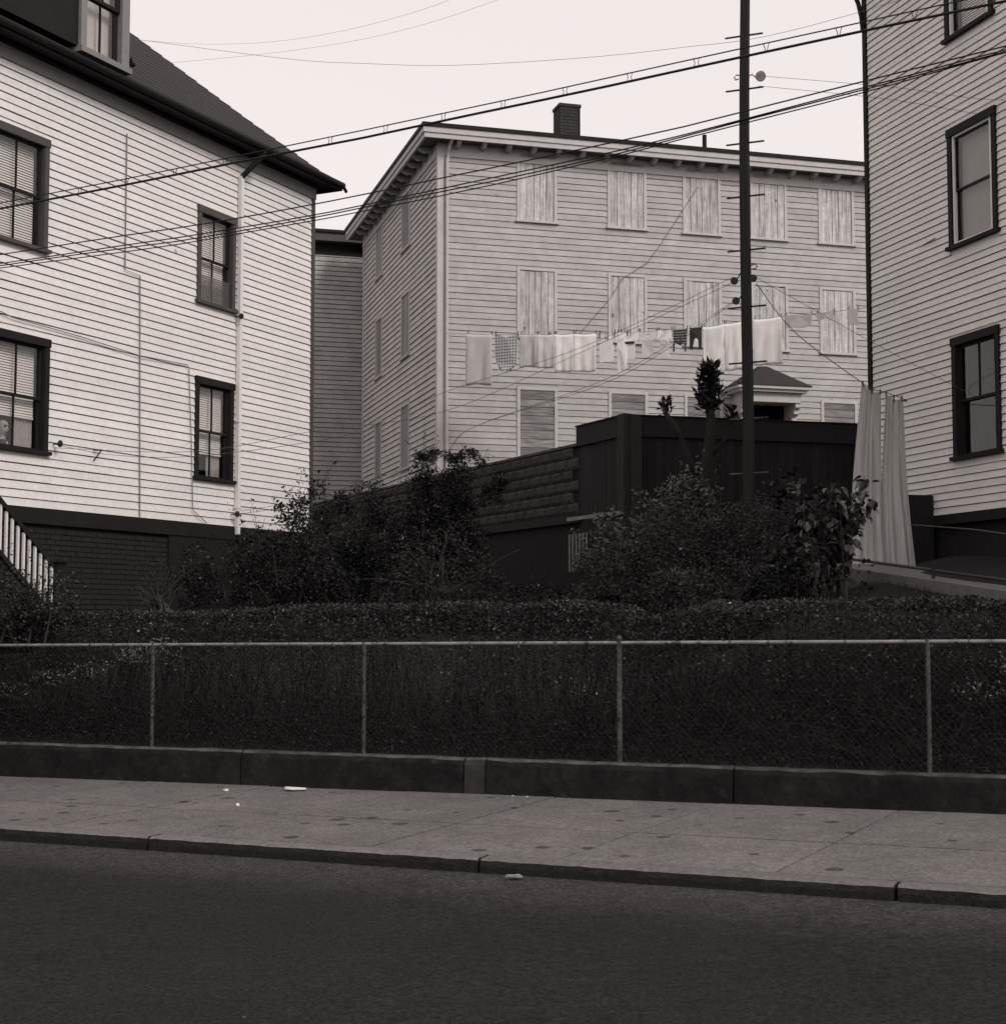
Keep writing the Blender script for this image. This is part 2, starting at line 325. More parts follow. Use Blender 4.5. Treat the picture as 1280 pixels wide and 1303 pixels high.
# ------------------------------------------------------------------ low stone wall with chain link fence
wall = thing('retaining_wall', 'low dark stone retaining wall along the back of the pavement', 'wall')
cuts = [-22, -18.5, -15.4, -12.9, -9.0, -6.52, -6.30, -3.95, -1.2, 1.5, 4.5, 8]
for a, b in zip(cuts, cuts[1:]):
    if b-a < .15 and b-a > .05: continue
    n = max(3, int((b-a)/.12)); V = []; F = []
    pale = abs(b-a-.22) < .01
    for i in range(n+1):
        s = a+.008+(b-a-.016)*i/n
        e = lambda k, am=.012: am*noise.noise(Vector((s*3.1, k, 0)))+am*.6*noise.noise(Vector((s*11, k, 3)))
        V += [S(s, 12.74+e(1), zfoot(s)-.12), S(s, 12.745+e(2), zfoot(s)+.12), S(s, 12.75+e(3), zwall(s)-.06), S(s, 12.765+e(4), zwall(s)-.02+e(5)), S(s, 12.80, zwall(s)+e(6, .008)), S(s, 13.0, zwall(s)-.01+e(7)), S(s, 13.0, zwall(s)-.5)]
    for i in range(n):
        for j in range(6): F.append((i*7+j, (i+1)*7+j, (i+1)*7+j+1, i*7+j+1))
    mb = MB(); mb.v = V; mb.f = F + [tuple(range(6, -1, -1)), tuple(n*7+j for j in range(7))]
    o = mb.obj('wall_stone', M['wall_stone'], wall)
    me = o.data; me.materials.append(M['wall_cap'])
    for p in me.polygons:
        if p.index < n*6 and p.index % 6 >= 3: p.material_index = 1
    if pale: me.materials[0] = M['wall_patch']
fence = thing('chain_link_fence', 'chain link fence with galvanised top rail on the low stone wall', 'fence')
PS = [-18.2, -15.45, -12.8, -10.18, -7.65, -5.02, -2.33, .35, 3.0]
RAIL = lambda s: 1.61 + .0092*(s+1.5)
for i, s in enumerate(PS):
    mb = MB(); mb.tube([S(s, 12.85, zwall(s)-.02), S(s, 12.85, RAIL(s)+.02)], .019 if i != 5 else .024, 8)
    if i == 5: mb.sphere(S(s, 12.85, RAIL(s)+.04), .026, 8, 5)
    o = mb.obj('fence_post', M['galv'], fence)
MB().tube([S(s, 12.85, RAIL(s)) for s in (-20, -14, -8, -5, -2, 1, 5)], .0155, 8).obj('top_rail', M['galv_rail'], fence)
mb = MB(); hh = 1.02; st = .058
for k in range(int(25/st)):
    s0 = -20 + k*st
    for sg_, q in ((1, 12.830), (-1, 12.826)):
        s1 = s0; s2 = s0+sg_*hh*.9
        if min(s1, s2) < -20.5: continue
        mb.tube([S(s1, q, zwall(s1)+.01), S(s2, q, RAIL(s2)-.01)], .0016, 3, cap=False)
mb.obj('wire_mesh', M['galv_dim'], fence, kind='stuff')
mb = MB()
for k in range(50): 
    s = -20+k*.5; mb.tube([S(s, 12.826, RAIL(s)-.03), S(s, 12.823, RAIL(s)), S(s, 12.84, RAIL(s)+.021), S(s+.01, 12.87, RAIL(s)+.01)], .0035, 4)
mb.obj('wire_tie', M['iron'], fence, kind='stuff')

# ------------------------------------------------------------------ walls of boards
class Wall:
    """wall coordinates: u along, o out, z up; (ox,oy,ang) places it in the house's own frame"""
    def __init__(s, root, ox=0, oy=0, ang=0):
        s.root = root; s.T = Matrix.Translation((ox, oy, 0)) @ Matrix.Rotation(ang, 4, 'Z')
    def mb(s): return MB(s.T)
    def box(s, name, u0, u1, o0, o1, z0, z1, m, parent=None, **p):
        return s.mb().wbox(u0, u1, o0, o1, z0, z1).obj(name, M[m], parent or s.root, **p)
    def board(s, me, name, u0, ln, z, parent=None, jz=.0015):
        o = link(name, me, parent or s.root)
        o.matrix_local = s.T @ Matrix.Translation((u0, -rnd.uniform(0, .002), z+rnd.uniform(-jz, jz))) @ Matrix.Rotation(rnd.uniform(-1, 1)*.0004, 4, 'Y') @ Matrix.Diagonal((ln, 1, 1, 1))
        return o
def clap_mesh(name, pitch, m, gap=.0125, out=.026):
    h = pitch-gap; pr = [(0, 0), (out, 0), (out-.002, .004), (.010, h), (0, h)]
    mb = MB(); mb.prism([(0, -o, z) for o, z in pr][::-1], (1, 0, 0)); return mb.mesh(name, m)
def rows(z0, z1, pitch):
    z = z0
    while z < z1-.02: yield z; z += pitch
def segs(u0, u1, z, pitch, openings, joint=None):
    cur = [(u0, u1)]
    for a, b, c, d in openings:
        if z+pitch*.6 > c and z+pitch*.4 < d:
            nx = []
            for p, q in cur:
                if b <= p or a >= q: nx.append((p, q)); continue
                if a > p: nx.append((p, a))
                if b < q: nx.append((b, q))
            cur = nx
    out = []
    for p, q in cur:
        if joint and q-p > joint*1.3:
            j = p + (q-p)*rnd.uniform(.3, .7); out += [(p, j-.002), (j+.002, q)]
        else: out.append((p, q))
    return out
def backing(w, u0, u1, z0, z1, openings, name='sheathing', m='sheathing', th=.05):
    us = sorted({u0, u1, *[x for o in openings for x in o[:2] if u0 < x < u1]}); zs = sorted({z0, z1, *[x for o in openings for x in o[2:] if z0 < x < z1]})
    mb = w.mb()
    for a, b in zip(us, us[1:]):
        for c, d in zip(zs, zs[1:]):
            um, zm = (a+b)/2, (c+d)/2
            if any(o[0] < um < o[1] and o[2] < zm < o[3] for o in openings): continue
            mb.wbox(a, b, -.012-th, -.012, c, d)
    return mb.obj(name, M[m], w.root)

def sash_window(w, u0, u1, z0, z1, trim='dark_trim', sash='black_trim', cas=.085, blind=1.0, drape=False, lights=2, lower_lights=None, label=None, storm=False, screen=False, shade=False, room=True):
    """u0..u1, z0..z1: outer edge of the casing, sill at the bottom"""
    root = w.root
    win = w.mb()
    win.wbox(u0, u0+cas, -.05, .05, z0+.05, z1); win.wbox(u1-cas, u1, -.05, .05, z0+.05, z1)
    win.wbox(u0-.01, u1+.01, -.05, .062, z1-cas*1.15, z1+.012)
    win.wbox(u0+cas-.001, u0+cas+.012, -.12, .030, z0+.06, z1-cas*1.2); win.wbox(u1-cas-.012, u1-cas+.001, -.12, .030, z0+.06, z1-cas*1.2)
    win = win.obj('window', M[trim], root)
    if label: win['label'] = label
    w.mb().wbox(u0-.04, u1+.04, -.12, .085, z0, z0+.05).obj('sill', M[trim], win)
    filler(w, u0+.004, u1-.004, z0, z1, 'white_clap' if w.root is LH else 'grey_clap', win)
    a, b = u0+cas+.012, u1-cas-.012; c, d = z0+.05, z1-cas*1.15; mid = (c+d)/2
    if storm:
        st_ = w.mb(); st_.wbox(a, a+.035, -.02, .030, c, d); st_.wbox(b-.05, b, -.02, .030, c, d); st_.wbox(a+.035, b-.05, -.02, .028, d-.03, d); st_.wbox(a+.035, b-.05, -.02, .028, c, c+.04)
        st_.obj('storm_frame', M['white_trim'], win); a += .036; b -= .051; c += .041; d -= .031
    for nm, lo, hi, off, nl in (('upper_sash', mid-.02, d, (.005 if storm else -.015), lights), ('lower_sash', c, mid+.02, (-.012 if storm else -.045), lower_lights or lights)):
        s = w.mb(); t = .02 if storm else .036
        s.wbox(a, a+t, off-.03, off, lo, hi); s.wbox(b-t, b, off-.03, off, lo, hi); s.wbox(a+t, b-t, off-.03, off, lo, lo+t); s.wbox(a+t, b-t, off-.03, off, hi-t, hi)
        for k in range(1, nl):
            x = a + (b-a)*k/nl; s.wbox(x-.011, x+.011, off-.027, off-.004, lo+t, hi-t)
        s = s.obj(nm, M[sash], win)
        for k in range(nl):
            x0 = a + t*.5 + (b-a-t)*k/nl; x1 = a+t*.5+(b-a-t)*(k+1)/nl
            w.mb().wbox(x0+.002, x1-.002, off-.018, off-.014, lo+t*.5, hi-t*.5).obj('pane', M['glass'], win)
    if blind > 0:
        bl = w.mb(); z = d-.03; zb = d - (d-c)*blind
        while z > zb:
            bl.prism([(a+.015, .125, z), (a+.015, .141, z+.031), (a+.015, .143, z+.031), (a+.015, .127, z)], (b-a-.03, 0, 0)); z -= .036
        bl.wbox(a+.015, b-.015, -.145, -.122, zb-.025, zb)
        bl.obj('blind', M['blind'], win, kind='stuff')
    if shade: w.mb().wbox(a+.01, b-.01, -.10, -.095, c, d).obj('roller_shade', M['shade_cloth'], win)
    if drape:
        mb = w.mb(); n = 24
        for (x0, x1) in (((a, a+(b-a)*.30), (b-(b-a)*.42, b)) if drape is True else ((b-(b-a)*.36, b),)):
            P = [(x0+(x1-x0)*i/n, .175+.012*math.sin(i*1.5)) for i in range(n+1)]
            for (p, q) in zip(P, P[1:]): mb.face([(p[0], p[1], c), (q[0], q[1], c), (q[0], q[1], d), (p[0], p[1], d)])
        mb.obj('drape', M['drape'], win)
    if screen: w.mb().wbox(a, b, -.012, -.009, c, c+(mid-c)*.62).obj('screen', M['screen'], win)
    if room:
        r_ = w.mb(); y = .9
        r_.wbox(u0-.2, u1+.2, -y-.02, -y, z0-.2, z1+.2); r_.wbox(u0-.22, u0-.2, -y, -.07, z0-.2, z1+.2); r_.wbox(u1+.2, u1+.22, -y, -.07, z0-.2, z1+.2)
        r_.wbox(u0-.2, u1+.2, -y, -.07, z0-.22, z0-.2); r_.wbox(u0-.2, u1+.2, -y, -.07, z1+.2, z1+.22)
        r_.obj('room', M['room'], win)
    return win
def filler(w, u0, u1, z0, z1, m, parent):
    w.mb().wbox(u0, u1, -.04, .006, z1-.02, z1+.13).obj('head_filler', M[m], parent)
    w.mb().wbox(u0, u1, -.04, .006, z0-.13, z0+.02).obj('apron_board', M[m], parent)
def op(u0, u1, z0, z1, m=.0): return (u0-m, u1+m, z0-m, z1+m)

# ------------------------------------------------------------------ left house (white clapboards)
LH = thing('white_house', 'white clapboard house on dark brick base with hip roof and dormer, at left', 'house', (-4.817, 23.8, 0), R(64.358))
w = Wall(LH)
UW, UC = -13.0, 3.37
wins = [(-4.47, -3.36, 6.80, 8.37), (-4.40, -3.27, 4.03, 5.61), (0, 1.0, 6.77, 8.32), (0, 1.0, 3.99, 5.60), (-8.4, -7.3, 6.8, 8.37), (-8.4, -7.3, 4.03, 5.61)]
OPN = [op(*x, .0) for x in wins]
backing(w, UW, UC-.02, 3.12, 9.5, [(a+.02, b-.02, c+.02, d-.02) for a, b, c, d in OPN])
cm = clap_mesh('clapboard', .1145, M['white_clap'])
for z in rows(3.31, 9.22, .1145):
    for a, b in segs(UW, UC-.09, z, .1145, OPN, 6.5): w.board(cm, 'clapboard', a, b-a, z)
for i, x in enumerate(wins[:4]):
    sash_window(w, *x, trim='dark_trim' if i in (0, 2) else 'black_trim', blind=(1, .68, 1, .72)[i], drape=('right' if i == 1 else i == 3), screen=(i == 2),
                label=['upper window near the stairs side with blind pulled down', 'lower window with half raised blind and a face behind the glass', 'upper window beside the downspout with insect screen', 'lower window beside the downspout with dark frame'][i])
for x in wins[4:]: sash_window(w, *x, blind=1)
w.box('corner_board', UC-.09, UC, -.05, .040, 3.30, 9.26, 'dark_trim')
w.box('water_table', UW, UC+.02, -.06, .05, 3.09, 3.302, 'black_trim')
w.box('frieze_board', UW, UC+.02, -.06, .045, 9.25, 9.50, 'frieze')
w.mb().wbox(UW, UC+.06, -.06, .10, 9.44, 9.47).obj('crown_moulding', M['black_trim'], LH)
# brick foundation, real bricks joined into one part
w.box('foundation', UW, UC-.03, -.3, -.012, 1.0, 3.09, 'dmortar')
mb = w.mb()
for j, z in enumerate(rows(1.0, 3.06, .073)):
    u = UW + (j % 2)*.105
    while u < UC-.25:
        e = rnd.uniform(0, .006)
        mb.wbox(u, u+.20, -.02, e, z, z+.062); u += .21
mb.obj('brick_courses', M['brick'], LH, kind='stuff')
w.mb().wbox(-.6, 1.9, -.01, .035, 1.5, 3.09).obj('cellar_hatch', M['dark_board'], LH)
# gable return wall on the far side and house body
yb = 9.0
MB().box(UW, UC-.02, .06, yb, 9.42, 9.499).obj('ceiling', M['room'], LH)
MB().box(UC-.07, UC-.02, .02, yb, 1.0, 9.5).obj('wall', M['white_clap'], LH)
MB().box(UW, UW+.05, .02, yb, 1.0, 9.5).obj('wall', M['white_clap'], LH)
MB().box(UW, UC, yb, yb+.05, 1.0, 9.5).obj('wall', M['white_clap'], LH)
# roof: bell-cast hip, shingle courses
PROF = [(-.02, 9.56), (.0, 9.60), (.295, 9.80), (1.20, 10.58), (2.28, 11.56), (4.7, 13.75)]
OV = .35; EU = UC+OV; E0 = UW-OV; EB = yb+OV
def prof(t):
    for (a, b), (c, d) in zip(PROF[1:], PROF[2:]):
        if t <= c: return b+(d-b)*(t-a)/(c-a)
    return PROF[-1][1]
mb = MB(); T_ = [0, .14]
while T_[-1] < 4.7: T_.append(T_[-1]+.14)
for a, b in zip(T_, T_[1:]):
    za, zb_ = prof(a)+.016, prof(b)+.0
    q = [[(E0+t, -OV+t, z), (EU-t, -OV+t, z), (EU-t, EB-t, z), (E0+t, EB-t, z)] for t, z in ((a, za-.016), (a, za), (b, zb_))]
    for k in range(4):
        l = (k+1) % 4
        mb.face([q[0][k], q[0][l], q[1][l], q[1][k]]); mb.face([q[1][k], q[1][l], q[2][l], q[2][k]])
roofo = mb.obj('roof', M['shingle'], LH)
t = T_[-1]; z = prof(t)
MB().face([(E0+t, -OV+t, z), (EU-t, -OV+t, z), (EU-t, EB-t, z), (E0+t, EB-t, z)]).obj('roof_top', M['shingle'], LH)
# soffit, fascia and gutter
MB().box(E0+.03, EU-.03, -OV+.03, EB-.03, 9.50, 9.53).obj('soffit', M['black_trim'], LH)
MB().box(E0, EU-.02, -OV-.02, -OV+.03, 9.46, 9.598).box(EU-.03, EU+.02, -OV-.02, EB, 9.46, 9.598).obj('fascia', M['black_trim'], LH)
g = MB(); g.tube([(E0, -OV-.06, 9.54), (EU-.02, -OV-.06, 9.54)], .052, 10); g.tube([(EU-.02, -OV-.06, 9.52), (EU+.10, -OV-.05, 9.46)], .03, 8)
g.obj('gutter', M['black_trim'], LH)
# downspout with its dark elbow
mb = w.mb(); mb.wbox(1.06, 1.135, .035, .10, 3.18, 9.06).obj('downspout', M['white_trim'], LH)
w.mb().tube([(1.10, -.07, 9.05), (1.16, -.20, 9.20), (1.26, -.36, 9.40), (1.28, -.41, 9.50)], .045, 8).obj('downspout_elbow', M['black_trim'], LH)
mb = w.mb()
for z in (3.6, 5.0, 6.6, 8.1): mb.wbox(1.045, 1.15, .03, .106, z, z+.03)
mb.obj('downspout_strap', M['white_trim'], LH)
# dormer
DU0, DU1 = -5.9, -2.22; DO = .42
d_ = MB(w.T)
d_.wbox(DU0, -3.22, -2.8, DO-.02, 9.7, 12.6); d_.wbox(-3.22, DU1-.02, -2.8, DO-.35, 9.7, 12.6)
dm = d_.obj('dormer', M['black_trim'], LH)
dw = w.mb(); dw.wbox(-3.24, -3.12, DO-.3, DO+.03, 9.68, 12.4); dw.wbox(DU1-.16, DU1, DO-.3, DO+.03, 9.68, 12.4); dw.obj('dormer_casing', M['frieze'], dm)
dw = w.mb(); dw.wbox(-3.26, DU1+.02, DO-.3, DO+.07, 9.62, 9.70); dw.obj('dormer_sill', M['frieze'], dm)
for lo, hi, o in ((9.70, 10.50, -.05), (10.46, 11.3, -.01)):
    s = w.mb(); a, b = -3.11, DU1-.17; t = .05; f = DO+o
    s.wbox(a, a+t, f-.03, f, lo, hi); s.wbox(b-t*1.6, b, f-.03, f, lo, hi); s.wbox(a+t, b-t, f-.03, f, lo, lo+t); s.wbox(a+t, b-t, f-.03, f, hi-t, hi); s.wbox((a+b)/2-.014, (a+b)/2+.014, f-.028, f-.004, lo+t, hi-t)
    s = s.obj('dormer_sash', M['black_trim'], dm)
for lo, hi, o in ((9.72, 10.48, -.05), (10.48, 11.28, -.01)):
    for k in range(2):
        a, b = -3.09, DU1-.19; f = DO+o; x0 = a+(b-a)*k/2; x1 = x0+(b-a)/2
        w.mb().wbox(x0+.003, x1-.003, f-.018, f-.014, lo, hi).obj('pane', M['glass'], dm)
w.box('dormer_shade', -3.1, DU1-.18, DO-.2, DO-.19, 9.72, 11.3, 'towel_p', dm)
# small fixtures
w.mb().tube([(-2.2, -.30, 9.92), (-2.12, -.40, 9.9), (-2.05, -.36, 9.82)], .03, 6).sphere((-2.06, -.38, 9.85), .055).obj('pulley', M['iron'], LH)
MB().tube([(-.6, 1.9, 11.3), (-.6, 1.9, 11.95)], .045, 8).obj('vent_pipe', M['black_trim'], LH)
mb = w.mb(); mb.tube([(-1.75, -.045, 8.95), (-1.74, -.045, 6.92), (-1.40, -.045, 6.90), (-1.31, -.045, 3.3)], .010, 5); mb.obj('wall_wire', M['frieze'], LH)
mb = w.mb(); mb.tube([(-5.5, -.05, 6.1), (-4.0, -.05, 5.80), (-2.7, -.05, 5.77), (-1.4, -.06, 5.70), (-.25, -.05, 5.74), (-.2, -.05, 5.7), (-.1, -.05, 4.4), (-.05, -.05, 3.5), (.3, -.06, 3.32)], .008, 5); mb.obj('wall_wire', M['frieze'], LH)
mb = w.mb(); mb.tube([(-2.35, -.05, 4.20), (-2.2, -.08, 4.21)], .012, 5).tube([(-2.35, -.05, 4.05), (-2.24, -.09, 4.2)], .01, 5); mb.obj('wall_hook', M['iron'], LH)
for (u, z) in ((-3.15, 4.20), (1.02, 6.72), (.98, 3.50)):
    mb = w.mb(); mb.tube([(u, -.03, z), (u, -.12, z)], .012, 6); mb.sphere((u, -.15, z), .05, 8, 6, (.5, 1, 1)); mb.obj('line_pulley', M['iron'], LH)

# side stairs
ST = thing('side_stairs', 'dark wooden side stairs with white balusters below the white house', 'stairs', (-4.817, 23.8, 0), R(64.358))
ws = Wall(ST)
slope = .80; NU = -4.72
for o0, nm in ((1.5, 'front'), (.45, 'back')):
    zt = lambda u: 2.47 + (NU-u)*slope; zl = lambda u: 1.86 + (NU-u)*slope
    mb = ws.mb(); ua, ub = NU, -8.2
    for zf, th in ((zt, .07), (zl, .07)):
        mb.quadbox([(ua, -o0-.03, zf(ua)-th), (ub, -o0-.03, zf(ub)-th), (ub, -o0+.03, zf(ub)-th), (ua, -o0+.03, zf(ua)-th), (ua, -o0-.03, zf(ua)), (ub, -o0-.03, zf(ub)), (ub, -o0+.03, zf(ub)), (ua, -o0+.03, zf(ua))])
    mb.obj('handrail', M['black_trim'], ST)
    ws.box('newel_post', NU-.02, NU+.14, o0-.07, o0+.07, 1.2, 2.50, 'black_trim')
    ws.box('newel_cap', NU-.05, NU+.17, o0-.10, o0+.10, 2.50, 2.53, 'black_trim')
    k = 0
    if nm == 'front':
        bme = MB().box(0, .026, -.015, .015, 0, 1).mesh('baluster', M['white_trim'])
        for k in range(32):
            u = NU-.06-.098*k; o = link('baluster', bme, ST); z0 = zl(u)-.02 if k > 0 else 1.75
            o.matrix_local = ws.T @ Matrix.Translation((u, -o0, z0)) @ Matrix.Diagonal((1, 1, zt(u)-.05-z0, 1))
for k in range(12):
    u = NU-.25-.25*k; ws.box('step', u-.28, u, .48, 1.47, 1.55+.2*k, 1.60+.2*k, 'dark_board')
    ws.box('riser', u-.02, u, .50, 1.45, 1.40+.2*k, 1.55+.2*k, 'dark_board')

# person behind the lower window
def person():
    T = w.T @ Matrix.Translation((-3.86, .24, 4.03))
    p = thing('person', 'bald elderly person in dark jacket looking out of the lower window', 'person', (-4.817, 23.8, 0), R(64.358))
    mb = MB(T)
    secs = [(-.05, .17, .11, 0), (.05, .175, .115, 0), (.12, .15, .10, 0), (.16, .09, .08, 0), (.185, .056, .058, -.005), (.225, .052, .056, -.01), (.245, .056, .070, -.018), (.27, .064, .085, -.02), (.30, .071, .092, -.02), (.335, .075, .096, -.015), (.37, .076, .098, -.01), (.40, .070, .090, -.005), (.425, .052, .068, 0), (.44, .02, .03, 0)]
    n = 16
    for z, rx, ry, dy in secs:
        for j in range(n):
            a = 2*math.pi*j/n; x = rx*math.cos(a); y = dy+ry*math.sin(a)
            if abs(j-12) <= 0 and .29 < z < .32: y -= .022
            if abs(j-12) == 1 and .33 < z < .345: y += .014
            mb.v.append(Vector((x, y, z)))
    for i in range(len(secs)-1):
        for j in range(n): mb.f.append((i*n+j, i*n+(j+1) % n, (i+1)*n+(j+1) % n, (i+1)*n+j))
    mb.f.append(tuple((len(secs)-1)*n+j for j in range(n)))
    for s_ in (-1, 1): mb.sphere((s_*.076, .0, .325), .02, 6, 5, (.5, .8, 1.4))
    b = mb.obj('body', M['skin'], p, True)
    mb = MB(T); mb.prism([(0, -.112, .345), (-.014, -.112, .295), (0, -.142, .298), (.014, -.112, .295)], (0, .02, 0)); mb.obj('nose', M['skin'], b)
    for s_ in (-1, 1):
        MB(T).sphere((s_*.030, -.100, .338), .013, 8, 6, (1.3, .6, .75)).obj('eye', M['suit'], b)
        MB(T).box(s_*.030-.020, s_*.030+.020, -.118, -.10, .356, .362).obj('eyebrow', M['frieze'], b)
    MB(T).box(-.024, .024, -.112, -.095, .262, .268).obj('mouth', M['suit'], b)
    mb = MB(T)
    for k in range(9):
        a = R(-20+27.5*k); mb.sphere((.072*math.cos(a), .010+.09*math.sin(a), .335+.01*(k % 2)), .022, 6, 5, (.8, .8, 1.5))
    mb.obj('hair_fringe', M['frieze'], b)
    mb = MB(T); J = [(-.32, .20, .14, 0), (.0, .215, .135, 0), (.09, .20, .13, 0), (.14, .14, .11, .01), (.17, .085, .085, .01)]
    for z, rx, ry, dy in J:
        for j in range(n): a = 2*math.pi*j/n; mb.v.append(Vector((rx*math.cos(a), dy+ry*math.sin(a), z)))
    for i in range(len(J)-1):
        for j in range(n): mb.f.append((i*n+j, i*n+(j+1) % n, (i+1)*n+(j+1) % n, (i+1)*n+j))
    mb.obj('jacket', M['suit'], p, True)
    mb = MB(T); mb.prism([(-.03, -.145, .02), (.0, -.15, -.12), (.03, -.145, .02), (0, -.11, .15)], (0, .01, 0)); mb.obj('shirt_front', M['towel_p'], p)
person()

# ------------------------------------------------------------------ central boarded-up house
CH = thing('boarded_house', 'three storey tan clapboard house with boarded windows in the centre', 'house', (-1.424, 33.5, 0), R(90-73.967))
wf = Wall(CH); wsd = Wall(CH, 0, 0, R(-90))
CL, CD = 13.0, 8.72; BZ = 4.3
wu = [(1.80, 2.745), (3.96, 4.91), (5.81, 6.76), (7.52, 8.46), (9.28, 10.23)]
wz = [(10.75, 12.30), (8.11, 9.73), (5.40, 7.02)]
FW = [(a, b, c, d) for (c, d) in wz for i, (a, b) in enumerate(wu) if not (i == 3 and c < 6)]
door = (7.42, 8.28, 4.4, 6.85)
backing(wf, 0, CL, BZ-.3, 12.5, [(a+.05, b-.05, c+.05, d-.05) for a, b, c, d in FW]+[(door[0]+.05, door[1]-.05, door[2], door[3])])
cmf = clap_mesh('clapboard', .140, M['tan_clap'], gap=.0125, out=.025); cnt = 0
for z in rows(BZ, 12.10, .140):
    for a, b in segs(.14, CL, z, .140, FW+[door]):
        if cnt < 298: wf.board(cmf, 'clapboard', a, b-a, z, jz=.0018); cnt += 1
SWN = [(-3.73, -2.78), (-6.93, -6.03)]
SW = [(a, b, c, d) for (c, d) in wz for a, b in SWN]
backing(wsd, -CD, 0, BZ-.3, 12.5, [(a+.05, b-.05, c+.05, d-.05) for a, b, c, d in SW])
mb = wsd.mb()
for z in rows(BZ, 12.10, .140):
    for a, b in segs(-CD, -.14, z, .140, SW):
        z_ = z+rnd.uniform(-.004, .004); mb.prism([(a, 0, z_+.123), (a, -.010, z_+.123), (a, -.028, z_+.004), (a, -.03, z_), (a, 0, z_)], (b-a, 0, 0))
mb.obj('side_clapboards', M['tan_side'], CH, kind='stuff')
def boarded(w, u0, u1, z0, z1, nb, horiz=False, pm='plank'):
    wn_ = w.mb(); c = .07
    wn_.wbox(u0, u0+c, -.06, .042, z0+.05, z1); wn_.wbox(u1-c, u1, -.06, .042, z0+.05, z1); wn_.wbox(u0+c, u1-c, -.06, .040, z1-c, z1)
    wn_ = wn_.obj('boarded_window', M['tan_trim'], w.root)
    w.mb().wbox(u0-.03, u1+.03, -.06, .075, z0, z0+.05).obj('sill', M['tan_trim'], wn_)
    filler(w, u0+.004, u1-.004, z0, z1, 'tan_clap', wn_)
    w.mb().wbox(u0+.03, u1-.03, -.10, -.06, z0+.03, z1-.03).obj('window_back', M['sheathing'], wn_)
    a, b, lo, hi = u0+c+.004, u1-c-.004, z0+.055, z1-c-.004
    ws_ = [rnd.uniform(.75, 1.25) for _ in range(nb)]; t = sum(ws_); x = 0
    for k in ws_:
        g = .006; p0, p1 = x/t, (x+k)/t; x += k; off = rnd.uniform(.0, .016)
        if horiz: w.mb().wbox(a, b, -.02, .012+off, lo+(hi-lo)*p0+g, lo+(hi-lo)*p1-g).obj('plank', M['plank_h'], wn_)
        else: w.mb().wbox(a+(b-a)*p0+g, a+(b-a)*p1-g, -.02, .012+off, lo, hi-rnd.uniform(0, .02)).obj('plank', M[pm], wn_)
    return wn_
for (a, b, c, d) in FW: boarded(wf, a, b, c, d, 5 if c > 6 else 8, horiz=c < 6)
for (a, b, c, d) in SW: boarded(wsd, a, b, c, d, 5, pm='plank_dim')
# corner boards, frieze, cornice
MB().box(0, .13, -.036, 0.0, BZ-.2, 12.2).box(-.036, .0, -.036, .13, BZ-.2, 12.2).obj('corner_board', M['tan_trim'], CH)
MB().box(-.03, 0, CD-.1, CD+.03, BZ-.2, 12.2).obj('corner_board', M['tan_trim'], CH)
wf.box('frieze_board', -.04, CL, -.05, .040, 12.20, 12.44, 'tan_trim'); wsd.box('frieze_board', -CD, -.002, -.05, .040, 12.20, 12.44, 'tan_trim')
wf.mb().wbox(.13, CL, 0, .05, 12.10, 12.199).obj('frieze_moulding', M['tan_trim'], CH)
wsd.mb().wbox(-CD, -.13, 0, .05, 12.10, 12.199).obj('frieze_moulding', M['tan_trim'], CH)
O = .42
MB().box(-O+.05, CL+O, -O+.05, CD+O, 12.40, 12.445).obj('soffit', M['dark_trim'], CH)
MB().box(-O, CL+O, -O, -O+.05, 12.38, 12.61).box(-O, -O+.05, -O+.05, CD+O, 12.38, 12.61).obj('fascia', M['tan_trim'], CH)
MB().box(-O-.03, CL+O, -O-.03, -O, 12.49, 12.61).box(-O-.03, -O, -O, CD+O, 12.49, 12.61).obj('cornice_moulding', M['tan_trim'], CH)
rf = MB(); rf.quadbox([(-O-.06, -O-.06, 12.612), (CL+O, -O-.06, 12.612), (CL+O, CD+O, 12.612), (-O-.06, CD+O, 12.612), (-O-.06, -O-.06, 12.70), (CL+O, -O-.06, 12.70), (CL+O, CD+O, 12.70), (-O-.06, CD+O, 12.70)])
rf.quadbox([(-O-.03, -O-.03, 12.7), (CL+O, -O-.03, 12.7), (CL+O, CD+O, 12.7), (-O-.03, CD+O, 12.7), (2.0, 2.0, 12.95), (CL-2, 2.0, 12.95), (CL-2, CD-2, 12.95), (2, CD-2, 12.95)])
rf.obj('roof', M['black_trim'], CH)
bk = MB().prism([(0, 0, 0), (0, -.33, 0), (0, -.30, -.06), (0, -.20, -.12), (0, -.10, -.10), (0, 0, -.13)], (.09, 0, 0)).mesh('bracket', M['bracket'])
for k in range(22):
    o = link('bracket', bk, CH); o.location = (.35+.58*k, -.04, 12.40)
for k in range(14):
    o = link('bracket', bk, CH); o.matrix_local = Matrix.Rotation(R(-90), 4, 'Z') @ Matrix.Translation((-.5-.58*k, -.04, 12.40))
mb = MB(); mb.tube([(.17, -.10, 4.4), (.17, -.10, 12.0), (.20, -.20, 12.3), (.22, -.38, 12.42)], .04, 8); mb.obj('downspout', M['tan_trim'], CH)
